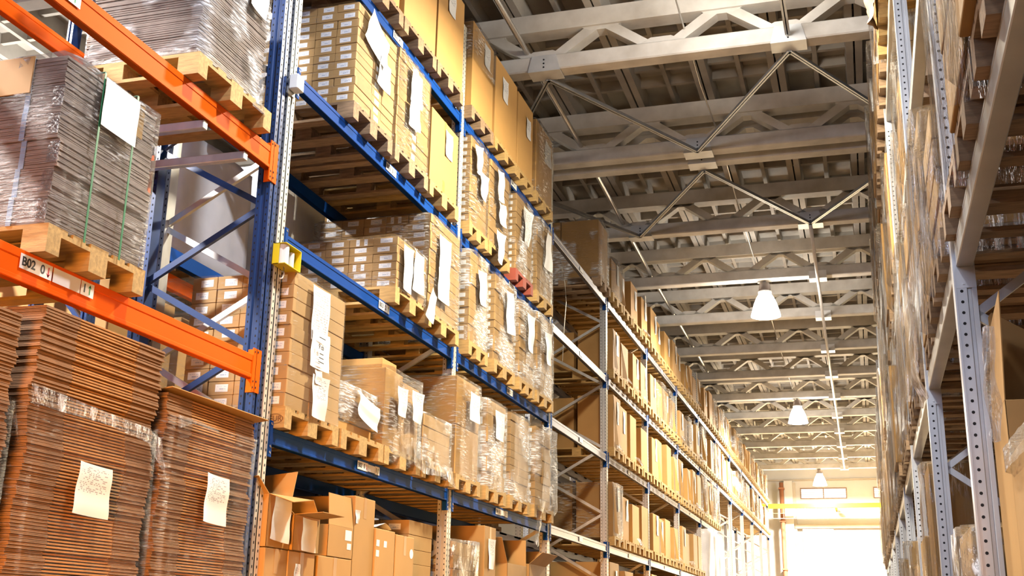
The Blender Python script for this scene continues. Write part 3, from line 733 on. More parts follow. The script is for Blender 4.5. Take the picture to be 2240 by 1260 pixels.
for k in range(2):
    big_carton(-.75, .05, 8.585 + .385 * k, 8.965 + .385 * k, z + .001, z + .60 + .05 * (1 - k), '%s of two side-by-side bulging cartons under loose film, lowest blue beam' % ('first', 'second')[k], m='cardflat', tape=False)
big_carton(-.55, .0, 8.62, 8.93, z + .655, z + .74, 'small carton bulging under the film on top of the bulging pair', m='cardflat', tape=False)
film(-.78, .07, 8.57, 9.36, z, z + .665, 'loose film pulled over the pair of bulging cartons', 'film', amp=.02, skirt=.12)
paper(8.82, z + .40, .20, .24, 'note on the first of the two bulging cartons', m='note')
paper(9.17, z + .42, .24, .26, 'note on the second of the two bulging cartons', m='note')
big_carton(-.5, -.2, 9.42, 9.80, z + .42, z + .52, 'small yellow-brown box lying on top of the short wrapped stack', tape=False, m='cardflat')
pl(9.40, 1, 'pallet under the short wrapped stack beside the second blue upright, lowest beam', wood='wood')
carton_stack('the short wrapped stack before the second upright', 9.41, 10.12, z, z + .415, 4, cols=2, cw=.22, front=((.45, False), (.55, False)))
film(-.9, .082, 9.40, 10.14, z, z + .43, 'crinkled film over the short wrapped stack, lowest blue beam', 'filmheavy', skirt=.10)
drape([[(.09, 9.40, z + .05), (.11, 9.75, z + .0), (.10, 10.16, z + .03)], [(.10, 9.38, z - .12), (.14, 9.8, z - .10), (.12, 10.20, z - .16)]], 'ragged film skirt hanging below the short wrapped stack', 'bagfilm', amp=.02, seed=3)
drape([[(.07, 8.95, z + .12), (.10, 9.2, z + .16), (.09, 9.38, z + .1)], [(.11, 9.05, z - .06), (.10, 9.25, z - .10), (.12, 9.36, z - .12)]], 'twisted film corner below the bulging cartons', 'bagfilm', amp=.03, seed=9)
# top level
z = ZT[4] + PZ + .002
pl(6.86, 4, 'pallet under the film-covered load above the highest corner, top beam', wood='woodold')
big_carton(-1.0, .05, 6.90, 7.62, z + .001, z + .98, 'wrapped grey-brown carton at the near end of the top blue beam', m='cardrow')
film(-1.02, .07, 6.88, 7.64, z, z + .985, 'milky film over the carton at the near end of the top beam', 'bagfilm')
drape([[(-.75, 6.80, z + .05), (-.3, 6.84, z + .0), (.06, 6.95, z + .06)], [(-.75, 6.78, z - .16), (-.3, 6.80, z - .20), (.10, 6.93, z - .18)], [(-.70, 6.86, z - .20), (-.2, 6.86, z - .24), (.08, 7.02, z - .40)]], 'torn milky film hanging below the top beam over the labelled stack', 'bagfilm', amp=.03, seed=5)
pl(7.70, 4, 'pallet under the plain carton next to the stamped pallet, top beam', wood='woodold')
big_carton(-1.0, .06, 7.72, 8.45, z + .001, z + .98, 'plain carton before the stamped pallet on the top blue beam', m='cardflat')
pl(8.53, 4, 'stamped pallet beside sticker B03 4 on the top blue beam', wood='woodold', w=.82, eur=True)
big_carton(-1.05, .07, 8.54, 9.34, z + .001, z + 1.02, 'plain tan carton above sticker B03 4 without any note', m='cardflat', tape=False)
pl(9.38, 4, 'pallet under the noted carton before the second blue upright, top beam', wood='woodold', w=.76)
big_carton(-1.05, .07, 9.385, 10.13, z + .001, z + 1.02, 'tan carton with one white note before the second blue upright, top beam', m='cardflat', note=(.48, .80, .20, .28), tape=False)

# ------------------------------------------------------------------ farther blue bay
z = ZT[4] + PZ + .002
for k, (a, c, h, nt) in enumerate(((10.43, 11.15, 1.0, (.66, .80, .19, .27)), (11.24, 12.08, 1.0, (.42, .72, .2, .28)), (12.13, 12.78, .98, (.66, .68, .18, .26)), (12.94, 13.72, .98, (.7, .72, .3, .3)))):
    pl(a - .02, 4, '%s pallet of the farther blue bay, top beam' % NTH[k], wood='wood' if k else 'woodold', w=round(c - a + .03, 2))
    big_carton(-1.0, .07, a, c, z + .001, z + h, ['tall tan carton filmed at the top, first in the farther blue bay, top beam', 'tall tan carton with a mid-height note, second on the top beam past the upright',
        'tall tan carton with a low note, third on the top beam past the upright', 'striped-looking wrapped carton closing the end of the top blue beam'][k], m='cardflat', note=nt, tape=False)
film(-1.02, .085, 10.415, 11.165, z + .55, z + 1.01, 'film hood over the top of the first tall tan carton, top beam', 'film', skirt=.0)
film(-1.02, .085, 12.92, 13.74, z, z + .99, 'film round the last carton on the top blue beam', 'film', skirt=.08)
t = thing('tape_bands', 'brown tape bands round the corner of the last top-beam carton', 'tape', (0, 12.936, z))
for k in range(6): obj('tape_band', MB().box(-.6, .072, 0, .003, .28 + .12 * k, .34 + .12 * k).mesh('tape_band', ['tape']), t)
SP = {3: ((10.47, 11.04, .95), (11.12, 11.85, .95), (12.13, 12.82, .93), (13.04, 13.77, .96)),
      2: ((10.56, 11.14, .95), (11.40, 12.13, .95), (12.35, 12.95, .92), (13.10, 13.83, .98))}
DS = {3: 'third', 2: 'second'}
for lv in (3, 2):
    z = ZT[lv] + PZ + .002
    for k, (a, c, h) in enumerate(SP[lv]):
        red = lv == 3 and k == 2
        pl(a - .02, lv, '%s pallet past the second blue upright, %s blue beam' % (('red painted ' if red else NTH[k]) , DS[lv]), wood='woodred' if red else 'wood', w=round(c - a + .04, 2))
        carton_stack('the %s stack past the upright, %s blue beam' % (NTH[k], DS[lv]), a, c, z, z + h, 12 if lv == 3 else (11, 11, 13, 11)[k], cols=2, cw=.24, front=((.45, False), (.55, False)))
        film(-.9, .082, a - .012, c + .012, z, z + h + .01, 'film over the %s stack past the second blue upright, %s beam' % (NTH[k], DS[lv]), 'filmheavy' if (lv == 2 or k >= 2) else 'film', skirt=.06)
for lv, k, y, zz, w_, h_, m_, nm in ((3, 0, 10.60, .72, .20, .30, 'note', 'thin note at the corner'), (3, 0, 10.80, .50, .24, .28, 'note', 'angled note in the middle'), (3, 1, 11.36, .72, .22, .36, 'note2', 'long list high up'), (3, 1, 11.46, .42, .26, .26, 'note', 'note at mid height'), (3, 1, 11.42, .02, .24, .34, 'paper', 'loose sheet hanging low'),
        (3, 2, 12.45, .62, .30, .42, 'note2', 'large list'), (3, 3, 13.4, .62, .28, .5, 'paper', 'long white sheet'), (2, 0, 10.86, .62, .24, .36, 'note', 'wavy note'), (2, 1, 11.84, .62, .30, .48, 'paper', 'broad white sheet'), (2, 2, 12.68, .60, .26, .44, 'paper', 'curled white sheet'), (2, 3, 13.5, .6, .26, .40, 'paper', 'white sheet')):
    paper(y, ZT[lv] + PZ + zz, w_, h_, '%s on the %s stack past the upright, %s blue beam' % (nm, NTH[k], DS[lv]), m=m_, tilt=U(-.12, .12), curl=.05)
z = ZT[1] + PZ + .002
for k, (a, c) in enumerate(((10.30, 11.0), (11.22, 11.88), (12.07, 12.80), (13.05, 13.88))):
    pl(a - .02, 1, '%s pallet past the second blue upright, lowest blue beam' % NTH[k], wood='wood', w=round(c - a + .04, 2))
for k in range(2):
    big_carton(-.9, .06, 10.31, 10.99, z + .001 + .475 * k, z + .472 + .475 * k, '%s of two stacked cartons in tight film just past the second upright' % ('lower', 'upper')[k], m='cardflat', tape=False)
film(-.92, .075, 10.295, 11.005, z, z + .96, 'tight glossy film round the two stacked cartons past the second upright', 'film', skirt=.13)
carton_stack('the second stack past the upright, lowest blue beam', 11.23, 11.87, z, z + .90, 6, cols=2, cw=.24, front=((.45, False), (.55, False)))
film(-.9, .085, 11.215, 11.885, z, z + .91, 'dark crinkled film over the second stack past the upright, lowest beam', 'filmheavy', skirt=.06)
carton_stack('the third stack past the upright, lowest blue beam', 12.08, 12.79, z, z + .91, 11, cols=2, cw=.24, front=((.45, False), (.55, False)))
film(-.9, .085, 12.065, 12.805, z, z + .92, 'bright crinkled film over the third stack past the upright, lowest beam', 'filmheavy', skirt=.08)
carton_stack('the last stack at the end of the lowest blue beam', 13.10, 13.78, z, z + .93, 10, cols=2, cw=.26, front=((.45, False), (.55, False)))
film(-.9, .10, 13.07, 13.86, z, z + .95, 'loose baggy film over the last stack on the lowest blue beam', 'filmheavy', amp=.045, skirt=.06)
drape([[(.12, 13.02, z + .10), (.15, 13.2, z + .06), (.13, 13.4, z + .1)], [(.12, 13.0, z - .14), (.14, 13.06, z - .16), (.13, 13.15, z - .15)], [(.13, 12.98, z - .30), (.14, 13.06, z - .32), (.13, 13.12, z - .30)], [(.12, 13.0, z - .46), (.13, 13.04, z - .50), (.13, 13.07, z - .46)]], 'torn strip of film dangling below the lowest blue beam', 'bagfilm', amp=.025, seed=2)
paper(10.72, z + .70, .3, .28, 'faint note under the film of the two stacked cartons', m='note')
paper(11.56, z + .66, .3, .3, 'note under the crinkled film of the second stack, lowest beam', m='note')
t = obj('dangling_twine', MB().tube([(-.27, 15.6, 6.62), (-.22, 15.6, 6.36), (-.20, 15.6, 6.08), (-.23, 15.6, 5.67), (-.25, 15.6, 5.2)], .005, 5).mesh('dangling_twine', ['cream'], smooth=True)); tag(t, 'thin pale twine dangling in the empty bay under the dark wrapped load', 'twine')

# ------------------------------------------------------------------ open cartons below the lowest blue beam
def open_carton(x0, x1, y0, y1, z0, z1, lab, flaps, m='cardflat', grp='loose cartons below the lowest blue beam', th=.005):
    """open-topped carton; flaps: list of (side, length, angle) with side in '+x','-x','+y','-y'; angle 0 = flat outwards, 90 = straight up"""
    w, d, h = y1 - y0, x1 - x0, z1 - z0
    b = MB(); b.box(-d / 2, d / 2, -w / 2, w / 2, 0, th)
    b.box(d / 2 - th, d / 2, -w / 2, w / 2, 0, h); b.box(-d / 2, -d / 2 + th, -w / 2, w / 2, 0, h)
    b.box(-d / 2, d / 2, w / 2 - th, w / 2, 0, h); b.box(-d / 2, d / 2, -w / 2, -w / 2 + th, 0, h)
    o = obj('open_carton', b.mesh('open_carton', [m], bevel=.0015), None, ((x0 + x1) / 2, (y0 + y1) / 2, z0)); tag(o, lab, 'carton', grp)
    for sd, ln, ang, twist in flaps:
        a = math.radians(ang); c, s_ = math.cos(a), math.sin(a)
        fb = MB(); half_ = (w if 'x' in sd else d) / 2 - .003
        P = [(0, -half_, 0), (0, half_, 0), (ln * c, half_ - .02, ln * s_ + twist), (ln * c, -half_ + .02, ln * s_ - twist)]
        nrm = Vector((-s_, 0, c)) * .004
        A = [Vector(p) for p in P]; Bq = [p + nrm for p in A]
        o_ = len(fb.v); fb.v += A + Bq
        for q in ((0, 1, 2, 3), (4, 7, 6, 5), (0, 4, 5, 1), (1, 5, 6, 2), (2, 6, 7, 3), (3, 7, 4, 0)): fb.f.append(tuple(o_ + i for i in q)); fb.m.append(0)
        rz = {'+x': 0, '+y': math.pi / 2, '-x': math.pi, '-y': -math.pi / 2}[sd]
        off = {'+x': (d / 2, 0), '-x': (-d / 2, 0), '+y': (0, w / 2), '-y': (0, -w / 2)}[sd]
        obj('top_flap', fb.mesh('top_flap', [m]), o, (off[0], off[1], h), rz)
    return o
z = ZT[0] + PZ + .002
for k, yy in enumerate((6.84, 7.70, 8.56, 9.40)):
    pallet(.07, yy, ZT[0] + .001, 'low pallet under the loose cartons, %s from the yellow bracket post' % NTH[k], grp='pallets on the blue rack', fine=False)
big_carton(-.42, .04, 6.72 + .09, 7.12, z, 1.985, 'closed carton under the open carton with the big paper, corner of the loose pile')
big_carton(-.42, .045, 7.125, 7.52, z, 1.985, 'closed carton with a torn label under the small open carton', m='cardflat', note=(.3, .68, .09, .12))
open_carton(-.42, .04, 6.81, 7.135, 1.988, 2.325, 'open carton with big white paper and flaps up, beside the perforated post', [('+x', .17, -12, .02), ('-x', .18, 60, 0), ('-y', .15, 38, .01), ('+y', .2, 62, -.02)])
open_carton(-.30, .06, 7.145, 7.535, 1.988, 2.225, 'small open carton with hanging white paper and one flap stretched to the aisle', [('+x', .20, 4, .0), ('-x', .16, 75, 0), ('-y', .12, 30, 0), ('+y', .15, 120, 0)])
paper(6.95, 2.17, .25, .28, 'big white paper on the open carton beside the perforated post', x=.055, m='paper', tilt=-.08)
paper(7.33, 2.10, .22, .22, 'white paper taped to the small open carton', x=.075, m='paper', tilt=-.03)
big_carton(-.45, .03, 7.60, 8.17, z, 1.985, 'closed carton under the carton with the raised flap', m='cardflat')
o = open_carton(-.45, .03, 7.74, 8.17, 1.988, 2.215, 'carton with one tall flap raised and white stickers on its side', [('+x', .23, 96, 0.0), ('-x', .18, 100, 0)])
for yy, zz, w_, h_ in ((.13, .17, .11, .075), (.15, .09, .07, .045)): obj('white_sticker', MB().box(.2402, .2415, yy - w_ / 2, yy + w_ / 2, zz - h_ / 2, zz + h_ / 2).mesh('white_sticker', ['white']), o)
big_carton(-.95, .02, 8.20, 8.585, z, 2.47, 'tall tan carton with tape, standing behind the raised flap', m='cardflat', note=(.1, .83, .07, .10), endtape=True)
for k in range(2):
    o = big_carton(-.8, .03, 8.60 + .42 * k, 9.0 + .43 * k, z, (2.26, 2.245)[k], ('tan carton with four small stickers and papers on top', 'tan carton with a round white sticker, last of the loose row')[k], m='cardflat', tape=k == 1)
    if k == 0:
        for yy, zz in ((-.15, .60), (-.15, .52), (.0, .60)): obj('white_sticker', MB().box(.4152, .4162, yy - .03, yy + .03, zz - .025, zz + .025).mesh('white_sticker', ['white']), o)
    else: obj('round_sticker', MB().tube([(.415, .15, .56), (.4165, .15, .56)], .04, 16).mesh('round_sticker', ['white']), o)
drape([[(-.2, 8.62, 2.27), (-.1, 8.8, 2.30), (-.2, 8.98, 2.27)], [(.0, 8.64, 2.27), (.02, 8.8, 2.31), (.0, 8.97, 2.27)]], 'crumpled white papers lying on the carton with stickers', 'paper', nm='crumpled_papers', cat='paper sheet', amp=.02)
big_carton(-1.1, -.5, 6.86, 7.75, z, 2.36, 'grey-brown carton standing behind the open cartons', m='cardrow')
big_carton(-1.1, -.52, 7.85, 8.18, z, 2.42, 'brown carton with a corner label behind the raised flap', m='card', endtape=True)
carton_stack('the dim labelled stack behind the round sticker', 9.62, 10.20, z, 2.42, 7, cols=3, cw=.28, front=((1.0, False),), xf=-.10)
# farther blue bay, same level
for k, yy in enumerate((10.45, 11.32, 12.2, 13.05)): pallet(.07, yy, ZT[0] + .001, 'low pallet past the second blue upright, %s along' % NTH[k], grp='pallets on the blue rack', fine=False)
carton_stack('the filmed low stack just past the second upright', 10.46, 11.05, z, 2.30, 6, cols=2, cw=.3, front=((1.0, False),), xf=.02)
film(-.6, .04, 10.44, 11.07, z, 2.32, 'milky torn film over the low stack just past the second upright', 'bagfilm', amp=.03, skirt=.0)
big_carton(-1.05, .04, 11.34, 11.72, z, 2.52, 'brown carton with a long printed note low past the second upright', note=(.55, .72, .20, .30))
open_carton(-1.0, .02, 12.22, 12.95, z, 2.20, 'dark open carton low in the farther blue bay', [('+y', .3, 80, 0), ('-y', .3, 60, 0)], m='card')
open_carton(-1.0, .02, 13.08, 13.8, z, 2.24, 'dark open carton low beside the third upright', [('+y', .25, 50, 0), ('+x', .2, 40, 0)], m='card')

# ------------------------------------------------------------------ orange bay
SHEETS = []
def sheet_meshes():
    def mk():
        b = MB(); b.box(-1.15, -.0, 0, .26, .0, .0065, 0); b.box(-1.15, -.003, 0, .26, .0075, .0135, 0)
        b.box(-1.15, -.0, .76, 1.0, .0, .0065, 0); b.box(-1.15, -.004, .76, 1.0, .0075, .0135, 0)
        b.box(-1.12, -.002, .26, .76, .001, .0105, 1)
        return b.mesh('flattened_carton', ['edge', 'flute'], bevel=.001)
    return cached('flat', mk)
def flat_stack(y0, y1, z0, ztop, lab, grp, step=.0158, zvis=1.55, shift=lambda t_: 0.0):
    n = int((ztop - max(z0, zvis)) / step); me = sheet_meshes(); sc = y1 - y0
    zb0 = ztop - n * step
    b = MB(); q = int((zb0 - z0) / .0145)
    for i in range(q): b.box(-1.1, .06 + U(-.01, .01), y0 + U(0, .01), y1 - U(0, .01), z0 + i * (zb0 - z0) / q, z0 + (i + .94) * (zb0 - z0) / q)
    o = obj('flattened_cartons', b.mesh('flattened_cartons', ['edge'])); tag(o, lab.replace('flattened carton', 'the flattened cartons at the foot'), 'flattened cartons', None, 'stuff')
    wob = 0
    for i in range(n):
        t_ = i / max(1, n - 1)
        wob = .82 * wob + U(-.006, .006)
        o = obj('flattened_carton', me, None, (.075 + U(-.006, .006) + wob * .6, y0 + wob + U(-.004, .004) + shift(t_), zb0 + i * step + .0003), rz=U(-.006, .006))
        o.scale = (1, sc, 1)
        tag(o, lab, 'flattened carton', grp); SHEETS.append(o)
pallet(.09, 3.30, .001, 'pallet on the floor under the partly hidden flattened stack', fine=False, w=1.0)
pallet(.09, 4.40, .001, 'pallet on the floor under the tall flattened stack with one square note', fine=False, w=1.0)
pallet(.09, 5.48, .001, 'pallet on the floor under the flattened stack with the lifted top board', fine=False, w=1.0)
flat_stack(3.27, 4.27, .15, 2.86, 'flattened carton in the stack cut off by the picture edge', 'flattened cartons in the cut-off stack', zvis=1.8)
flat_stack(4.40, 5.40, .15, 2.95, 'flattened carton in the tall stack with one square white note', 'flattened cartons in the tall stack', shift=lambda t_: -.02 + .035 * t_)
flat_stack(5.50, 6.48, .15, 2.74, 'flattened carton in the stack topped by a lifted board', 'flattened cartons in the stack with lifted board', shift=lambda t_: .01 * t_)
film(-1.1, .092, 4.36, 5.43, 1.2, 2.50, 'clear film round the lower part of the tall flattened stack', 'filmlight', skirt=0, top=False, amp=.016)
film(-1.1, .092, 5.47, 6.50, 1.2, 2.62, 'clear film round the flattened stack with the lifted board', 'filmlight', skirt=0, top=False, amp=.014)
film(-1.1, .092, 3.22, 4.30, 1.6, 2.45, 'clear film round the flattened stack cut off by the picture edge', 'filmlight', skirt=0, top=False, amp=.016)
drape([[(.105, 4.37, 2.56), (.11, 4.9, 2.52), (.115, 5.3, 2.50), (.11, 5.44, 2.46)], [(.12, 4.36, 2.46), (.115, 4.9, 2.46), (.13, 5.3, 2.42), (.14, 5.46, 2.24)]], 'rolled film edge across the tall flattened stack', 'bagfilm', amp=.012, seed=4)
drape([[(.11, 5.55, 2.62), (.115, 5.75, 2.63), (.11, 6.0, 2.60)], [(.12, 5.56, 2.54), (.118, 5.72, 2.60), (.115, 6.0, 2.58)]], 'rolled film edge on the stack with the lifted board', 'bagfilm', amp=.012, seed=6)
drape([[(.0, 4.30, 2.50), (.08, 4.31, 2.47), (.12, 4.28, 2.42)], [(.0, 4.32, 2.38), (.09, 4.33, 2.34), (.12, 4.31, 2.26)]], 'tuft of film at the edge of the cut-off stack', 'bagfilm', amp=.02, seed=8)
t = obj('loose_board', MB().box(-.95, .0, 0, 1.02, 0, .007).mesh('loose_board', ['cardflat'], bevel=.002), None, (.10, 5.50, 2.765), rot=(.0, .0, -.06)); t.rotation_euler = (-.015, -.10, -.05)
tag(t, 'loose tan board lifted on top of the flattened stack, poking into the aisle', 'cardboard sheet')
paper(4.88, 2.12, .27, .25, 'square white note on the film of the tall flattened stack', x=.115, m='note', tilt=-.04, curl=.03)
paper(6.02, 2.20, .25, .28, 'wavy white note on the flattened stack with the lifted board', x=.115, m='note', tilt=-.05, curl=.035)
# strapped bundles on the lower orange beam
z = 3.035 + .155
pallet(.09, 4.345, z + .001, 'pallet under the strapped cardboard bundles on the orange beam', grp='pallets on the orange rack')
z += PZ + .002
def bundle_mesh(w, d, h, sd):
    rs = random.Random(sd); b = MB(); n = 15
    for i in range(n):
        e = rs.uniform(-.005, .003); g = rs.uniform(-.005, .003)
        b.box(-d - e, e, .0 - g, w + g, h * i / n + .0004, h * (i + .88) / n)
    return b.mesh('cardboard_bundle', ['bundle'])
for r in range(6):
    for c in range(3):
        me = cached(('bun', r % 3, c), lambda: bundle_mesh(.77, .375, .148, r * 3 + c))
        o = obj('cardboard_bundle', me, None, (.07 - .385 * c + U(-.012, .006), 4.355 + U(-.008, .012), z + .150 * r))
        tag(o, 'strapped cardboard bundle, %s layer, %s from the aisle, on the orange beam' % (rown(r, 6), NTH[c]), 'cardboard bundle', 'strapped bundles on the orange beam')
        obj('blue_strap', MB().box(-.22, -.19, -.009, -.006, 0, .148).box(-.22, -.19, -.009, .78, -.0015, .0).box(-.22, -.19, -.009, .78, .148, .1495).mesh('blue_strap', ['strapblue']), o)
        if r < 5 or c: obj('wrap_tab', MB().box(-.06, .008, -.010, -.0065, .02, .13).mesh('wrap_tab', ['bagfilm']), o) if c == 0 else None
for k, (x0, x1, y0, y1) in enumerate(((-.55, -.12, 4.325, 4.335), (.082, .090, 4.70, 4.98))):
    b = MB(); b.box(x0, x1, y0, y1, z + .70, z + .905)
    o = obj('cover_board', b.mesh('cover_board', ['cardflat'], bevel=.002)); tag(o, ('plain cover board tucked over the end of the strapped bundles', 'plain cover board tucked over the aisle face of the strapped bundles')[k], 'cardboard sheet')
film(-1.08, .085, 4.335, 5.145, z, z + .91, 'glossy film round the strapped cardboard bundles', 'film', skirt=.0, amp=.01)
for k, y in enumerate((4.60, 4.89)):
    b = MB(); b.box(.100, .1025, y - .007, y + .007, z - .02, z + .92); b.box(-1.09, .1025, y - .007, y + .007, z + .918, z + .9205); b.box(-1.09, -1.087, y - .007, y + .007, z - .02, z + .92)
    o = obj('green_strap', b.mesh('green_strap', ['strapgreen'])); tag(o, ('dark green strap beside the white sheet on the bundles', 'dark green strap running under the white sheet on the bundles')[k], 'strap')
paper(4.75, z + .755, .30, .27, 'blank white sheet at the top of the strapped bundles', x=.108, m='paper', curl=.01, tilt=-.02)
# grey wrapped stack on the upper orange beam
z = 4.50 + .16
pallet(.10, 5.42, z + .001, 'lower of two stacked pallets on the upper orange beam', wood='wood', grp='pallets on the orange rack', w=.90)
pallet(.08, 5.45, z + PZ + .001, 'upper of two stacked pallets, right under the grey wrapped stack', wood='wood', grp='pallets on the orange rack', w=.84) if False else None
z += PZ + .002
def sheet2():
    b = MB(); b.box(-.80, 0, 0, .76, .0, .0125); return b.mesh('flat_board', ['bundle'], bevel=.002)
s2 = sheet2(); wob = 0
for i in range(58):
    wob = .8 * wob + U(-.004, .004)
    o = obj('flat_board', s2, None, (.065 + wob + U(-.003, .003), 5.45 + wob + U(-.003, .003), z + .0150 * i + .0002), rz=U(-.004, .004))
    tag(o, 'flat grey-brown board in the wrapped stack above the upper orange beam', 'cardboard sheet', 'flat boards in the grey wrapped stack')
film(-.755, .09, 5.435, 6.23, z, z + .88, 'grey glossy film round the flat boards above the upper orange beam', 'filmheavy', skirt=.02, amp=.012)
paper(6.02, z + .72, .22, .26, 'white sheet under the film of the grey wrapped stack', x=.112, m='paper', curl=.02, tilt=-.05)
drape([[(.10, 6.05, z + .10), (.12, 6.15, z + .12), (.06, 6.26, z + .1)], [(.10, 6.06, z - .06), (.13, 6.16, z - .08), (.08, 6.25, z - .06)]], 'crinkled film corner at the foot of the grey wrapped stack', 'bagfilm', amp=.03, seed=12)
# steel pallet support bars across the orange beams
for k, y in enumerate((5.70, 6.20)):
    o = obj('support_bar', MB().box(-1.0, -.01, y, y + .05, 4.44, 4.497).mesh('support_bar', ['galv'], bevel=.004)); tag(o, 'grey support bar under the orange beam, %s' % ('below the middle of the wrapped stack', 'beside the end connector')[k], 'support bar')

# ------------------------------------------------------------------ back-to-back row behind the blue rack
BX = -1.35
for i, y in enumerate([2.70, 6.605, 10.37, 13.99, 17.44, 20.98, 24.55]):
    bf = upright_frame(y, 'dim upright frame of the back row, %s along behind the blue rack' % NTH[i], 'bluedark' if i < 2 else 'galv', 'bluedark' if i < 2 else 'cream', 'bluedark' if i < 2 else 'galv', x=BX, phase=.23, grp='upright frames of the back row')
    if i == 1: bf.scale = (.5, 1, 1)
BL = {1: 2.655, 2: 4.015, 3: 5.25, 4: 6.515}
for i, (y0, y1) in enumerate(((2.75, 6.555), (6.655, 10.32), (10.42, 13.94), (14.04, 17.39), (17.49, 20.93))):
    for lv, zz in BL.items():
        if i == 1 and lv == 3: continue
        rack_beam(y0, y1, zz, 'beam of the back row, %s level, %s bay behind the blue rack' % (LV[lv], NTH[i]), 'orange' if i < 2 and lv in (2, 3) else 'bluedark', h=.12, x=BX, conn='orange' if i < 2 and lv in (2, 3) else 'bluedark', grp='beams of the back row')
        rack_beam(y0, y1, zz, 'outer beam of the back row, %s level, %s bay' % (LV[lv], NTH[i]), 'orange' if i < 2 and lv in (2, 3) else 'bluedark', h=.12, x=BX - 1.0, flip=True, conn='orange' if i < 2 and lv in (2, 3) else 'bluedark', grp='beams of the back row')
def bpl(y, lv, lab, **k): return pallet(BX + .08, y, BL[lv] + .121, lab, fine=False, grp='pallets of the back row', **k)
BCNT = {}
for (lv, y, w, h, kind) in ((2, 7.35, 1.15, 1.05, 'white'), (2, 8.75, 1.2, 1.28, 'white'), (1, 6.75, .8, .95, 'c'), (1, 7.65, .8, .9, 'c'), (1, 8.55, .8, .9, 'c'), (1, 9.45, .8, .8, 'c'), (4, 6.8, .8, .95, 'w'), (4, 8.7, .8, .9, 'c'),
        (2, 10.5, .8, .9, 'c'), (2, 11.4, .8, .95, 'c'), (2, 12.3, .8, .9, 'c'), (1, 10.5, .8, .9, 'c'), (1, 11.4, .8, .85, 'c'), (1, 12.3, .8, .9, 'c'), (3, 10.5, .8, .9, 'c'), (3, 11.5, .8, .9, 'c'),
        (1, 14.2, .8, .9, 'c'), (1, 15.3, .8, .9, 'c'), (2, 15.5, .8, .9, 'c'), (3, 14.9, .8, .9, 'c'), (4, 10.6, .8, .9, 'c'), (4, 12.0, .8, .9, 'c')):
    bpl(y - .01, lv, 'dim pallet of the back row behind the rack, %s level, %s along' % (LV[lv], NTH[BCNT.get(lv, 0)]), w=w + .02, wood='woodold')
    zz = BL[lv] + .121 + PZ + .002
    nth = BCNT.get(lv, 0); BCNT[lv] = nth + 1
    nm = {'c': 'dim brown carton of the back row seen through the rack, %s level, %s along', 'w': 'pale wooden crate of the back row, %s level, %s along',
          'white': 'bulky load in opaque white film behind the rack, %s level, %s along'}[kind] % (LV[lv], NTH[nth])
    if kind == 'white': nm = ('low bulky load in opaque white film behind the orange bay', 'tall bulky load in opaque white film behind the yellow bracket')[y > 8]
    if kind == 'white':
        o = film(BX - 1.05, BX + .06, y, y + w, zz, zz + h, nm, 'whitewrap', amp=.02, skirt=.02); o.name = 'white_wrapped_load'; o['category'] = 'wrapped load'
    else:
        big_carton(BX - 1.0, BX + .04, y, y + w, zz + .001, zz + h, nm, m='card' if kind == 'c' else 'wood', tape=kind == 'c', grp='cartons of the back row', name='carton' if kind == 'c' else 'wooden_crate', cat='carton' if kind == 'c' else 'crate')

# ------------------------------------------------------------------ far bays: tall plain cartons
BAY4 = ['first', 'second', 'third', 'fourth', 'fifth', 'sixth', 'seventh', 'eighth', 'ninth']
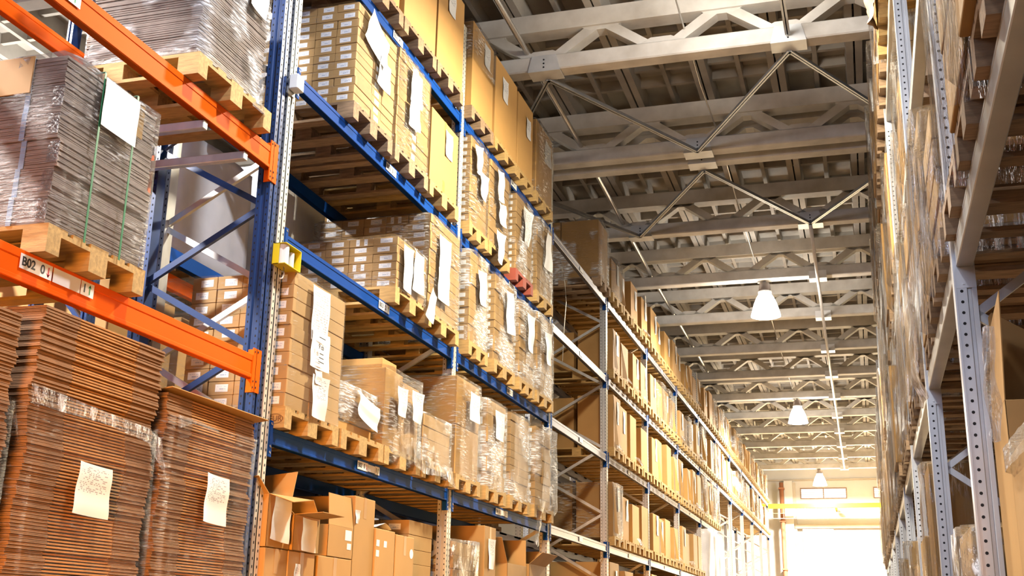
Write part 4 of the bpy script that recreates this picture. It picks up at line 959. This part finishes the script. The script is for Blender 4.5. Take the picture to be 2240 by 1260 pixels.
# the empty bay: only one dark wrapped load at the top
z = ZT[4] + PZ + .002
for k, y in enumerate((16.62,)):
    pl(y, 4, 'pallet under the dark wrapped load on top of the empty bay', wood='woodold', w=.74)
big_carton(-.55, .05, 16.64, 17.30, z + .001, z + .93, 'dark carton half of the wrapped load on top of the empty bay, aisle half', m='card')
big_carton(-1.12, -.56, 16.64, 17.30, z + .001, z + .93, 'dark carton half of the wrapped load on top of the empty bay, rear half', m='card')
film(-1.13, .07, 16.62, 17.32, z, z + .945, 'glinting film round the dark load on top of the empty bay', 'filmheavy', skirt=.10)
for i in range(3, 12):
    y0, y1 = YF[i] + .07, YF[i + 1] - .07; n = 4; pitch = (y1 - y0) / n
    for lv in ZL:
        if i >= 6 and lv <= 1: continue
        if i >= 7 and lv == 2: continue
        for k in range(n):
            y = y0 + pitch * k + .04 + U(0, .10); w = pitch - U(.20, .32); zz = ZT[lv] + PZ + .002
            far = i > 5
            hh = {0: .92, 1: .74, 2: .78, 3: .70, 4: .68}[lv] + U(-.09, .07)
            if far: hh += .12
            bay = '%s plain-carton bay' % BAY4[i - 3]
            pl(y0 + pitch * k + .04, lv, 'pallet, %s along on the %s level, %s' % (NTH[k], LV[lv], bay), w=.78, fine=False, d=1.2)
            note = None
            q = R()
            if q < .72: note = (U(.55, .8), U(.62, .74), .15, U(.3, .42))
            white = far and R() < .35
            lab = 'tall plain carton, %s along on the %s level, %s' % (NTH[k], LV[lv], bay)
            if lv in (1, 2, 3) and k == 0 and i == 3:   # two boxes one behind the other
                big_carton(-1.1, -.58, y, y + w, zz, zz + hh, 'rear box behind the first tall carton, %s level, beyond the empty bay' % LV[lv], grp='tall plain cartons')
                big_carton(-.52, .06, y, y + w, zz, zz + hh + .03, lab, grp='tall plain cartons', note=note, flap=.2)
            else:
                big_carton(-1.02, .04 + U(-.05, .03), y, y + w, zz, zz + hh, lab, grp='tall plain cartons', note=note, rz=U(-.02, .02), flap=(U(.3, 1) if R() < .4 else 0), tape=False, m='card' if R() < .6 else 'cardflat')
            if R() < (.12 if not far else .35):
                film(-.9, .085, y - .02, y + w + .02, zz, zz + hh + .02, 'film round a tall carton, %s along on the %s level, %s' % (NTH[k], LV[lv], bay), 'filmheavy' if far else 'film', cell=.14, skirt=.06, amp=.02)
            elif R() < .35 and not far:
                drape([[(.05, y + .1, zz + .10), (.08, y + .3, zz + .12), (.05, y + .5, zz + .1)], [(.12, y + .1, zz + .0), (.16, y + .3, zz - .02), (.12, y + .5, zz + .0)]], 'crumpled film at the foot of the carton, %s along, %s level, %s' % (NTH[k], LV[lv], bay), 'bagfilm', sub=4, amp=.03, seed=i * 10 + k)
for k, (y, w) in enumerate(((28.4, .9), (29.5, .9), (30.4, .85))):
    for q in range(3):
        o = film(-1.0, .08, y, y + w, .02 + 1.32 * q, .02 + 1.32 * q + 1.28, 'white baled sacks standing on the floor past the portal post, %s row, %s tier' % (NTH[k], rown(q, 3)), 'whitewrap', amp=.05, skirt=0, cell=.12)
        o.name = 'white_bale'; o['category'] = 'bale'; o['group'] = 'white bales past the last low bay'

# ------------------------------------------------------------------ grey rack on the other side of the aisle
RX = 4.205
YR = [2.05, 5.375, 8.185, 11.48, 14.44, 17.5, 20.55, 23.6, 26.65, 29.7, 32.75]
RZ = {1: 3.115, 2: 4.875, 3: 6.56}
def post_r(side):
    b = MB(); w = .04
    prof = [(0, -.04), (.048, -.04), (.053, -.032), (.066, -.032), (.071, -.04), (.09, -.04), (.09, .04), (.071, .04), (.066, .032), (.053, .032), (.048, .04), (0, .04)]
    b.prism([(side * x, y) for x, y in prof], 2, 0, 7.5, 0)
    for i in range(120):
        z = 1.5 + .05 * i; c = []
        for k in range(8): c.append((side * .026 + .0075 * math.cos(k * math.pi / 4), -.0406, z + .0075 * math.sin(k * math.pi / 4)))
        b.quad(c, 1)
    b.prism([(side * -.004, -.043), (side * .004, -.043), (side * .004, .043), (side * -.004, .043)], 2, 0, 7.5, 0)
    return b.mesh('post', ['rightsteel', 'hole'])
pr_a, pr_b = post_r(1), post_r(-1)
brr = MB().bar((.08, 0, 0), (.92, 0, .62), .025, .04).mesh('diagonal_brace', ['rightsteel'])
brl = MB().bar((.08, 0, .62), (.92, 0, 0), .025, .04).mesh('diagonal_brace', ['rightsteel'])
RN = ['grey upright frame with round holes outside the picture edge', 'grey upright frame with round holes standing out large beside the big open carton', 'grey upright frame with round holes, next beyond the large one', 'grey upright frame with round holes, second beyond the large one', 'grey upright frame with round holes, third beyond the large one']
for i, y in enumerate(YR):
    t = thing('upright_frame', RN[i] if i < 5 else 'grey upright frame far along the wrapped rack, %s beyond the large one' % NTH[i - 2], 'rack frame', (RX, y, 0), group='upright frames of the grey rack')
    obj('post', pr_a, t); obj('post', pr_b, t, (1.0, 0, 0))
    for k in range(9): obj('diagonal_brace', brl if k % 2 else brr, t, (0, 0, 1.35 + .62 * k + (.31 if i % 2 else 0)))
RZ0 = dict(RZ); RZ0[0] = 1.30
for i in range(len(YR) - 1):
    y0, y1 = YR[i] + .04, YR[i + 1] - .04; L = y1 - y0
    for lv, z in RZ0.items():
        for rear in (0, 1):
            x = RX + .012 if not rear else RX + .92
            t = thing('rack_beam', '%s grey beam, %s level, %s bay of the wrapped rack' % ('rear' if rear else 'aisle-side', LV[lv] if lv else 'bottom', NTH[i]), 'rack beam', (x, y0, z), group='beams of the grey rack')
            obj('beam_bar', cached(('rb', round(L, 3)), lambda: MB().box(0, .072, 0, L, 0, .085).box(.0, .045, 0, L, .085, .105).mesh('beam_bar', ['rightbeam'], bevel=.004)), t)
            c = cached('rconn', lambda: MB().box(-.008, .078, -.004, .0, -.10, .115).box(-.012, -.008, -.06, .0, -.10, .115).mesh('end_connector', ['rightsteel']))
            c2 = cached('rconn2', lambda: MB().box(-.008, .078, -.084, -.079, -.10, .0).box(-.012, -.008, -.084, .0, -.10, .115).mesh('end_connector', ['rightsteel']))
            obj('end_connector', c, t, (0, .0, 0)); obj('end_connector', cached('rconn3', lambda: MB().box(-.008, .078, -.001, .0035, -.10, .0).box(.02, .03, -.004, -.001, -.085, -.075).mesh('end_connector', ['rightsteel'])), t, (0, L, 0))
def rload(i, lv, k, y, w, h, mm='filmright', rows=4, over=.09, fo=None, skirt=None):
    zz = RZ0[lv] + .106
    big = i < 3
    where = '%s level, %s bay, %s along' % (LV[lv] if lv else 'bottom', NTH[i], NTH[k])
    pallet(RX - over, y, zz, 'pallet of the wrapped rack, ' + where, side=-1, fine=big, w=round(w, 2), wood='woodold', grp='pallets of the grey rack')
    if not h: return
    z1 = zz + PZ + .002; hh = h / rows
    for r in range(rows if big else 1):
        a, c = (z1 + hh * r, z1 + hh * (r + 1) - .002) if big else (z1, z1 + h)
        big_carton(RX - (over if fo is None else fo) + .02 + U(-.01, .02), RX + 1.0, y + .02, y + w - .02, a, c, 'brown carton inside draped film, %s tier, %s' % (rown(r, rows) if big else 'single', where), m='cardrow' if r % 2 else 'card', side=-1, tape=False, grp='cartons in the wrapped rack', bevel=.008)
    f_ = over if fo is None else fo
    film(RX - f_ - .012, RX + 1.02, y - .0, y + w, z1, z1 + h + .01, 'draped glossy film on the wrapped rack, ' + where, mm, amp=.02 if i == 0 else .016, skirt=skirt if skirt is not None else (.10 if big else .05), cell=.05 if i < 2 else .08 if big else .16, stretchz=.12, tuck=-.01)
RL = {(0, 1): ((2.92, .72, 1.35, .03, .085, .16), (3.68, .74, 1.35, .03, .085, .20), (4.50, .78, 0, .03, 0, 0)),
      (1, 1): ((5.50, .72, .62, .03, .05, .14), (6.30, .80, .98, .03, .05, .12), (7.20, .82, 1.12, .0, .02, .1)),
      (1, 2): ((5.6, .8, 0, -.06, 0, 0), (7.2, .8, 0, -.06, 0, 0)),
      (2, 1): ((8.30, .9, 1.15, .02, .04, .1), (9.35, .9, 1.2, .03, .06, .1), (10.4, .9, 1.1, .02, .04, .1)),
      (2, 2): ((8.40, .9, 1.0, -.05, -.03, .1), (9.45, .9, 1.1, -.05, -.03, .1), (10.5, .85, .9, -.05, -.03, .1)),
      (2, 3): ((10.5, .85, .75, .05, .07, .05),)}
for (i, lv), rows_ in RL.items():
    for k, (y, w_, h, ov, fo, sk) in enumerate(rows_): rload(i, lv, k, y, w_, h, over=ov, fo=fo, skirt=sk)
for k, y in enumerate((8.4, 9.45)):
    for q in range(4):
        pallet(RX - .06, y, RZ0[3] + .107 + .146 * q, 'empty pallet piled at the very top of the wrapped rack, %s pile, %s up' % (NTH[k], rown(q, 4)), side=-1, wood='wood', w=.8, fine=False, grp='empty pallets piled on the grey rack')
drape([[(4.13, 9.3, 7.25), (4.11, 9.6, 7.28), (4.14, 10.0, 7.25)], [(4.10, 9.3, 7.0), (4.05, 9.6, 6.98), (4.10, 10.0, 7.02)], [(4.13, 9.35, 6.78), (4.08, 9.6, 6.7), (4.13, 9.95, 6.8)]], 'dark brown sacking hanging over the pile of empty pallets', 'frame', nm='sacking', cat='sack cloth', amp=.05, seed=41)
for i in range(3, len(YR) - 1):
    y0, y1 = YR[i] + .05, YR[i + 1] - .05; n = 3; pitch = (y1 - y0) / n
    for lv in (1, 2, 3):
        if lv == 3 and i > 5: continue
        for k in range(n):
            h = {1: 1.18, 2: 1.15, 3: .85}[lv] + U(-.12, .06)
            ov = {1: .03, 2: .0, 3: .03}[lv] + U(-.02, .04)
            rload(i, lv, k, y0 + pitch * k + .04, pitch - .08, h, over=ov, fo=ov + U(0, .05))
# low level of the grey rack
z = RZ0[0] + .106 + PZ + .002
pallet(RX + .05, 3.93, RZ0[0] + .106, 'low pallet under the film-topped carton at the picture edge', side=-1, fine=False, grp='pallets of the grey rack', w=.8)
pallet(RX + .05, 4.77, RZ0[0] + .106, 'low pallet under the big open carton beside the large grey post', side=-1, fine=False, grp='pallets of the grey rack', w=.56)
open_carton(RX + .095, RX + .95, 4.80, 5.32, z, 2.40, 'large open carton with a film-edged flap raised beside the large grey post', [('-x', .42, 93, .03), ('+x', .2, 120, 0)], m='card', grp='cartons in the wrapped rack')
big_carton(RX + .085, RX + 1.0, 3.95, 4.72, z, 2.17, 'large brown carton with film over its top edge, cut by the picture edge', m='card', side=-1, tape=False)
film(RX + .07, RX + 1.02, 3.93, 4.74, 2.10, 2.185, 'strip of film over the top edge of the cut-off carton', 'film', skirt=0)
b = MB()
for q in (0, .006):
    pass
P_ = [(-.40, .0, .0), (-.40, .0, .45), (-.385, .0, .47), (.36, .0, -.02)]
b.quad([(x, .262, .866 + zz) for x, _, zz in P_]); b.quad([(x, .256, .866 + zz) for x, _, zz in P_])
for i_ in range(4):
    (xa, _, za), (xb, _, zb_2) = P_[i_], P_[(i_ + 1) % 4]; b.quad([(xa, .262, .866 + za), (xb, .262, .866 + zb_2), (xb, .256, .866 + zb_2), (xa, .256, .866 + za)])
oc_ = [o for o in bpy.data.objects if o.get('label', '').startswith('large open carton with a film-edged')][0]
obj('top_flap', b.mesh('top_flap', ['card']), oc_)
drape([[(RX + .095, 5.28, 2.80), (RX + .08, 5.1, 2.78), (RX + .09, 4.9, 2.72)], [(RX + .09, 5.30, 2.58), (RX + .06, 5.1, 2.50), (RX + .08, 4.86, 2.46)], [(RX + .085, 5.30, 2.36), (RX + .07, 5.1, 2.28), (RX + .08, 4.84, 2.25)]], 'torn film clinging to the raised flap of the open carton', 'bagfilm', amp=.02, seed=21)
for k, (y, w, h, m_) in enumerate(((5.45, .72, .42, 'bagfilm'), (8.36, .68, 1.10, 'filmright'), (9.75, .85, .72, 'filmlight'), (11.7, .85, .6, 'bagfilm'), (12.7, .85, .9, 'filmright'), (14.7, .8, .8, 'filmright'), (15.7, .8, .9, 'filmright'))):
    pallet(RX - .05, y, RZ0[0] + .106, 'low pallet of the wrapped rack, %s beyond the large grey post' % NTH[k], side=-1, fine=False, grp='pallets of the grey rack', w=round(w, 2))
    big_carton(RX - .02, RX + .95, y + .02, y + w - .02, z + .001, z + h, 'carton in film on the bottom level, %s beyond the large grey post' % NTH[k], m='cardflat' if k % 2 else 'cardrow', side=-1, tape=False, grp='cartons in the wrapped rack')
    film(RX - .035, RX + .97, y, y + w, z, z + h + .01, 'film round the bottom-level carton, %s beyond the large grey post' % NTH[k], m_, amp=.035, skirt=.05, cell=.07)
for k, (y0, y1) in enumerate(((5.46, 6.55), (6.62, 8.05))):
    big_carton(RX + .80, RX + 1.75, y0, y1, z + .001, z + (1.15, 1.02)[k], 'dark brown carton deep in the bay past the large grey post, %s of two' % ('nearer', 'farther')[k], m='card', side=-1, tape=False)
drape([[(4.02, 4.75, 3.50), (4.06, 5.0, 3.46), (4.12, 5.3, 3.42)], [(4.04, 4.95, 3.36), (4.08, 5.15, 3.30), (4.14, 5.36, 3.30)], [(4.06, 5.25, 3.16), (4.10, 5.30, 3.14), (4.15, 5.40, 3.18)]], 'fan of film pulled to a knot at the large grey post', 'bagfilm', amp=.02, seed=31)
drape([[(4.08, 6.2, 3.36), (4.07, 6.5, 3.34), (4.09, 6.8, 3.32)], [(4.05, 6.2, 3.0), (4.03, 6.5, 2.96), (4.06, 6.8, 2.98)], [(4.10, 6.3, 2.74), (4.08, 6.5, 2.70), (4.12, 6.7, 2.72)]], 'bag of loose film sagging below the lowest grey beam', 'bagfilm', amp=.04, seed=33)

# ------------------------------------------------------------------ turn the carton list into objects
CART.sort(key=lambda c: c['b'][2] + (0 if c['lab'][0] else .0))
SEEN = {}
rest = MB()
for i, c in enumerate(CART):
    x0, x1, y0, y1, z0, z1 = c['b']; w, d, h = y1 - y0, x1 - x0, z1 - z0
    if i < 300:
        me = cached(('cart', round(w, 2), round(d, 2), round(h, 3)), lambda: MB().box(-d, 0, 0, w, 0, h).mesh('small_carton', ['cardrow'], bevel=.0022))
        o = obj('small_carton', me, None, (x1, y0, z0))
        tag(o, 'small carton, %s row, %s, %s' % (c['row'], c['col'], c['desc']), 'carton', c['grp'])
        if c['lab'][0]:
            lw, lh = min(.115, d * .5), min(.052, h * .56); cx = -d * .5 + U(-.02, .02)
            if c['col'] == 'second column' and c['row'] in ('top', 'third') and d > .2:
                for s_ in (-.04, .035): obj('printed_label', MB().box(cx + s_ - .016, cx + s_ + .016, -.0008, .0, h * .1, h * .9).mesh('printed_label', ['barcode']), o)
            else:
                obj('printed_label', cached(('lab', round(lw, 3), round(lh, 3)), lambda: MB().box(-lw / 2, lw / 2, -.0008, .0, -lh / 2, lh / 2).mesh('printed_label', ['barcode'])), o, (cx, -.0002, h * .52 + U(-.006, .006)), rot=(0, U(-.02, .02), 0))
        if c['lab'][1]:
            obj('printed_label', cached(('laby', round(h, 3)), lambda: MB().box(.0, .0008, -.045, .045, -h * .3, h * .3).mesh('printed_label', ['barcodey'])), o, (.0002, w * .5, h * .5))
    else:
        rest.box(x0, x1 - U(0, .012), y0 + .001, y1 - .001, z0 + .0012, z1 - .0012, 0)
        if c['lab'][0]: rest.box(x1 - d * .66, x1 - d * .22, y0 - .0004, y0 + .002, z0 + h * .22, z0 + h * .74, 1)
if rest.f:
    o = obj('small_cartons', rest.mesh('small_cartons', ['cardrow', 'barcode'])); tag(o, 'the small labelled cartons in the stacks farther along the blue rack', 'cartons', None, 'stuff')

# ------------------------------------------------------------------ light
w = bpy.data.worlds.new('world'); SC.world = w; w.use_nodes = True; nt = w.node_tree; nt.nodes.clear()
out = N(nt, 'ShaderNodeOutputWorld'); bg = N(nt, 'ShaderNodeBackground'); nt.links.new(bg.outputs[0], out.inputs[0])
tc = N(nt, 'ShaderNodeTexCoord'); sp = N(nt, 'ShaderNodeSeparateXYZ'); nt.links.new(tc.outputs['Generated'], sp.inputs[0])
rz_ = N(nt, 'ShaderNodeValToRGB'); cr = rz_.color_ramp
cr.elements[0].position = .0; cr.elements[0].color = (.75, .27, .10, 1)
cr.elements[1].position = .45; cr.elements[1].color = (.36, .40, .62, 1)
e = cr.elements.new(.15); e.color = (.62, .36, .26, 1)
nt.links.new(sp.outputs[2], rz_.inputs[0])
fr = N(nt, 'ShaderNodeMapRange'); fr.inputs['From Min'].default_value = .2; fr.inputs['From Max'].default_value = .8; nt.links.new(sp.outputs[1], fr.inputs[0])
mx = N(nt, 'ShaderNodeMix', data_type='RGBA'); nt.links.new(fr.outputs[0], mx.inputs[0]); nt.links.new(rz_.outputs[0], mx.inputs[6]); mx.inputs[7].default_value = (20, 18, 15.5, 1)
nt.links.new(mx.outputs[2], bg.inputs[0]); bg.inputs[1].default_value = .13
def area(nm, loc, rot, sx, sy, power, col):
    l = bpy.data.lights.new(nm, 'AREA'); l.shape = 'RECTANGLE'; l.size = sx; l.size_y = sy; l.energy = power; l.color = col
    o = bpy.data.objects.new(nm, l); COL.objects.link(o); o.location = loc; o.rotation_euler = rot; return o
def point(nm, loc, power, col, r=.25):
    l = bpy.data.lights.new(nm, 'POINT'); l.energy = power; l.color = col; l.shadow_soft_size = r
    o = bpy.data.objects.new(nm, l); COL.objects.link(o); o.location = loc; return o
# daylight through the open door and the high windows in the end wall
area('door_daylight', (4.2, 51.6, 2.5), (math.radians(-90), 0, 0), 3.6, 4.8, 6500, (1, .76, .45))
# the row of high bays goes on unseen over the viewer's end, with fill added
disc_lamp('near_lamp_light', (2.4, 9.6, 7.45), 860, (1, .88, .66), .5)
point('truss_fill', (2.9, 10.5, 8.0), 170, (1, .93, .82), .22)  # fill added for the near lamp's upward glow, set close to the truss
disc_lamp('unseen_overhead_light', (2.3, 5.2, 7.5), 330, (.93, .95, 1), .4)  # added outside the lamp spacing to brighten the white load behind the rack
disc_lamp('unseen_overhead_light', (2.3, -2.8, 7.45), 250, (.93, .95, 1), .5)
# unseen orange fill added low behind the viewer to warm the lower shelves
d_ = area('low_warm_fill', (3.6, -5.6, 1.3), (math.radians(83), 0, math.radians(20)), 2.6, 2.0, 300, (1, .39, .07)); d_.data.spread = math.radians(42)
# unseen cool fill added high behind the viewer for upper loads and first truss
area('high_cool_fill', (0, -4.5, 6.2), (math.radians(104), 0, math.radians(-6)), 9, 1.6, 430, (.58, .70, 1))
disc_lamp('unseen_side_light', (-4.0, 3.2, 7.5), 1900, (1, .95, .90), .5)  # unseen light added beyond the racks to brighten the white load and roof
point('side_roof_fill', (-6.5, 11.5, 7.4), 260, (1, .95, .88), .2)  # fill added apart from any lamp to brighten the roof over the side aisle
disc_lamp('unseen_side_light', (-5.2, 21.5, 7.5), 700, (1, .93, .82), .5)
SC.view_settings.view_transform = 'Standard'; SC.view_settings.look = 'None'; SC.view_settings.exposure = 0.0; SC.view_settings.gamma = 1.0
SC.view_settings.use_curve_mapping = False
TEXTS = [o for o in bpy.data.objects if o.type == 'FONT']
dg_ = bpy.context.evaluated_depsgraph_get()
for o in TEXTS:   # lettering becomes plain mesh parts
    me = bpy.data.meshes.new_from_object(o.evaluated_get(dg_)); nm = o.name.split('.')[0]
    q = bpy.data.objects.new(nm, me); COL.objects.link(q); q.parent = o.parent; q.location = o.location; q.rotation_euler = o.rotation_euler
    bpy.data.objects.remove(o)
SC.cycles.max_bounces = 6; SC.cycles.diffuse_bounces = 2; SC.cycles.glossy_bounces = 3; SC.cycles.transmission_bounces = 2; SC.cycles.transparent_max_bounces = 10
SC.cycles.sample_clamp_indirect = 4.0; SC.cycles.sample_clamp_direct = 12.0; SC.cycles.caustics_reflective = False; SC.cycles.caustics_refractive = False
SC.cycles.use_denoising = True; SC.cycles.use_adaptive_sampling = True; SC.cycles.adaptive_threshold = .04
dup = {k: v for k, v in ALL_LABELS.items() if len(v) > 1 and (None in v or len(set(v)) > 1)}
for k, v in list(dup.items())[:20]: print('DUP', len(v), k)
print('objects', len(bpy.data.objects), 'cartons', len(CART), 'sheets', len(SHEETS))
